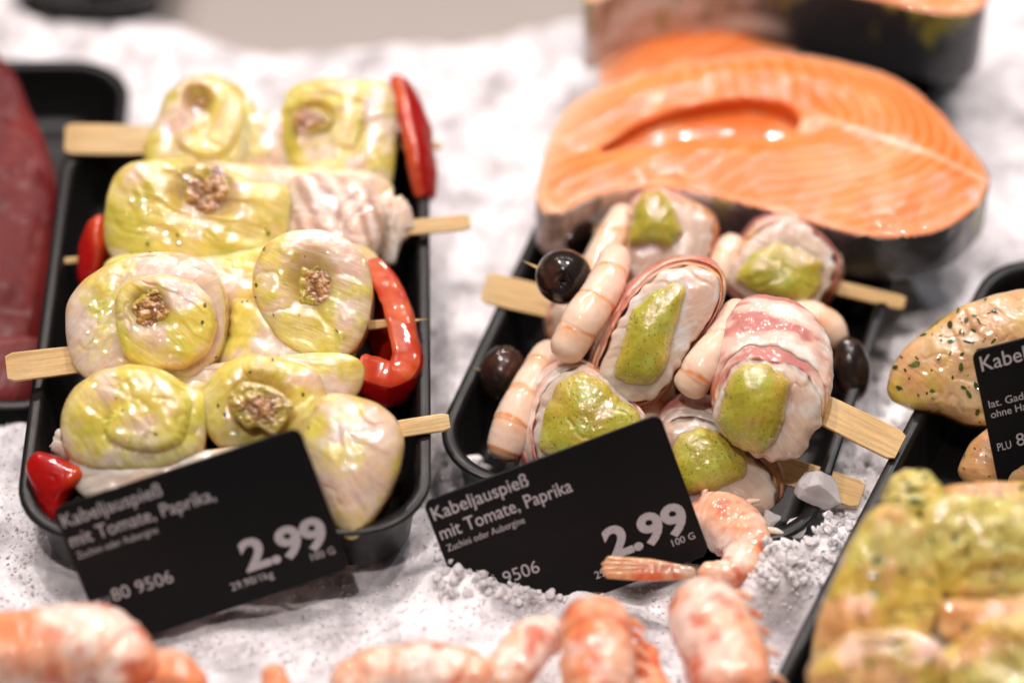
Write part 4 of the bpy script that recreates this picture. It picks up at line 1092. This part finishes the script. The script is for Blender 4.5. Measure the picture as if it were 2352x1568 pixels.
# ------------------------------------------------------------------ cooked shrimps in the foreground
def shell_color(seed, pale=.0):
    def f(W, i):
        fr = (i['s']*5+.1*np.sin(i['a'])) % 1
        c = mix((.80, .30, .14), (.84, .46, .30), sst(-.3, .3, fbm(W, .9, seed)+pale))
        c = mix(c, (.70, .17, .07), .7*sst(.12, .0, fr)); c = mix(c, (.88, .76, .68), .75*sst(-.12, .45, fbm(W, .8, seed+4)+pale))
        return mix(c, (.62, .09, .03), .75*sst(.12, .4, fbm(W, 1.6, seed+8)))
    return f
GS = "cooked shell-on shrimps in the foreground ice"
def whole_shrimp(label, spine, zs, r, seed, tail=None, pale=0.0, legs=True, lift=1.3):
    pts = [P(u, v, zz+lift) for (u, v), zz in zip(spine, zs)]
    S = np.array(pts)
    root = thing("cooked_shrimp", label, "shrimp", (S[:, 0].mean(), S[:, 1].mean(), S[:, 2].min()-max(r)), GS)
    def rf(s, a):
        fr = (s*5) % 1.0
        return 1 + .03*(sst(0, .12, fr)-1)
    tube("shell_body", pts, r, 'shell', root, shell_color(seed, pale), nu=110, na=36, radfn=rf, amp=.16, flat=.82, seed=seed)
    if legs:
        L = catmull(pts, 40); T = unit_rows(np.gradient(L, axis=0))
        for k in range(5):
            i = 6+k*6; side = unit(np.cross(T[i], (0, -.5, .85)))
            p = L[i] - side*r[1]*.75
            tube("leg", [p, p-side*.4+T[i]*.15+np.array([0, 0, -.15]), p-side*.75+T[i]*.4+np.array([0, 0, -.35])], [.13, .12, .05], 'shell', root, shell_color(seed+k), nu=24, na=12)
    if tail:
        a, b, zt, w = tail
        A, B = P(*a, zt), P(*b, zt); d = unit(B-A); sd = unit(np.cross(d, (0, -.5, .85)))
        for k in (-1, -.35, .35, 1):
            e = B + sd*w*k - d*.18*abs(k)
            tube("tail_fin", [A, A*.5+e*.5+sd*k*w*.12, e], [.16, .20, .10], 'shell', root, shell_color(seed+11, -.3), nu=30, na=14, flat=.35)
    return root
whole_shrimp("curled orange shrimp behind the middle card's right end, its tail over the card", [(1585, 1222), (1640, 1200), (1695, 1225), (1714, 1275), (1675, 1318), (1600, 1322)], [2.2, 2.7, 2.8, 2.7, 2.8, 3.1], [.85, 1.0, .98, .80, .55, .36], 61, ((1600, 1316), (1375, 1300), 3.4, .26), pale=.05, lift=0)
whole_shrimp("upright blurred shrimp at the bottom, nearest to the right-hand tray", [(1588, 1345), (1630, 1430), (1670, 1520), (1700, 1640)], [3.3, 3.4, 3.2, 2.9], [.90, 1.25, 1.30, 1.2], 62, pale=.1)
whole_shrimp("blurred orange shrimp standing below the middle price card", [(1365, 1388), (1368, 1450), (1375, 1530), (1385, 1640)], [3.5, 3.6, 3.4, 3.0], [.95, 1.12, 1.15, 1.1], 63, pale=.0)
whole_shrimp("pale blurred shrimp lying along the bottom edge in the middle", [(760, 1600), (880, 1555), (1020, 1550), (1130, 1590)], [2.8, 3.0, 3.0, 2.8], [.8, 1.0, 1.0, .85], 64, pale=.4, legs=False)
whole_shrimp("pale pink shrimp at the bottom beside the upright orange one", [(1130, 1600), (1180, 1530), (1230, 1470), (1290, 1450)], [2.6, 2.9, 2.9, 2.5], [.6, .8, .75, .55], 65, pale=.25, legs=False)
whole_shrimp("large blurred shrimp in the bottom left corner below the left price card", [(-120, 1580), (0, 1510), (120, 1490), (240, 1490), (330, 1590)], [3.3, 3.8, 4.0, 3.9, 3.4], [1.0, 1.30, 1.35, 1.25, .9], 66, pale=.1, legs=False)
whole_shrimp("dark red-orange shrimp tail poking up right of the bottom left shrimp", [(355, 1505), (400, 1550), (450, 1620)], [3.4, 3.4, 3.1], [.35, .75, .8], 67, pale=-.3, legs=False)
whole_shrimp("small red shrimp tip poking from the ice at the bottom edge", [(625, 1525), (630, 1570), (640, 1640)], [3.4, 3.2, 2.8], [.36, .42, .42], 68, pale=-.3, legs=False)
whole_shrimp("red-edged shrimp cut off by the bottom edge between the two upright ones", [(1470, 1480), (1480, 1560), (1530, 1640)], [2.6, 2.6, 2.4], [.5, .62, .6], 69, pale=-.25, legs=False)
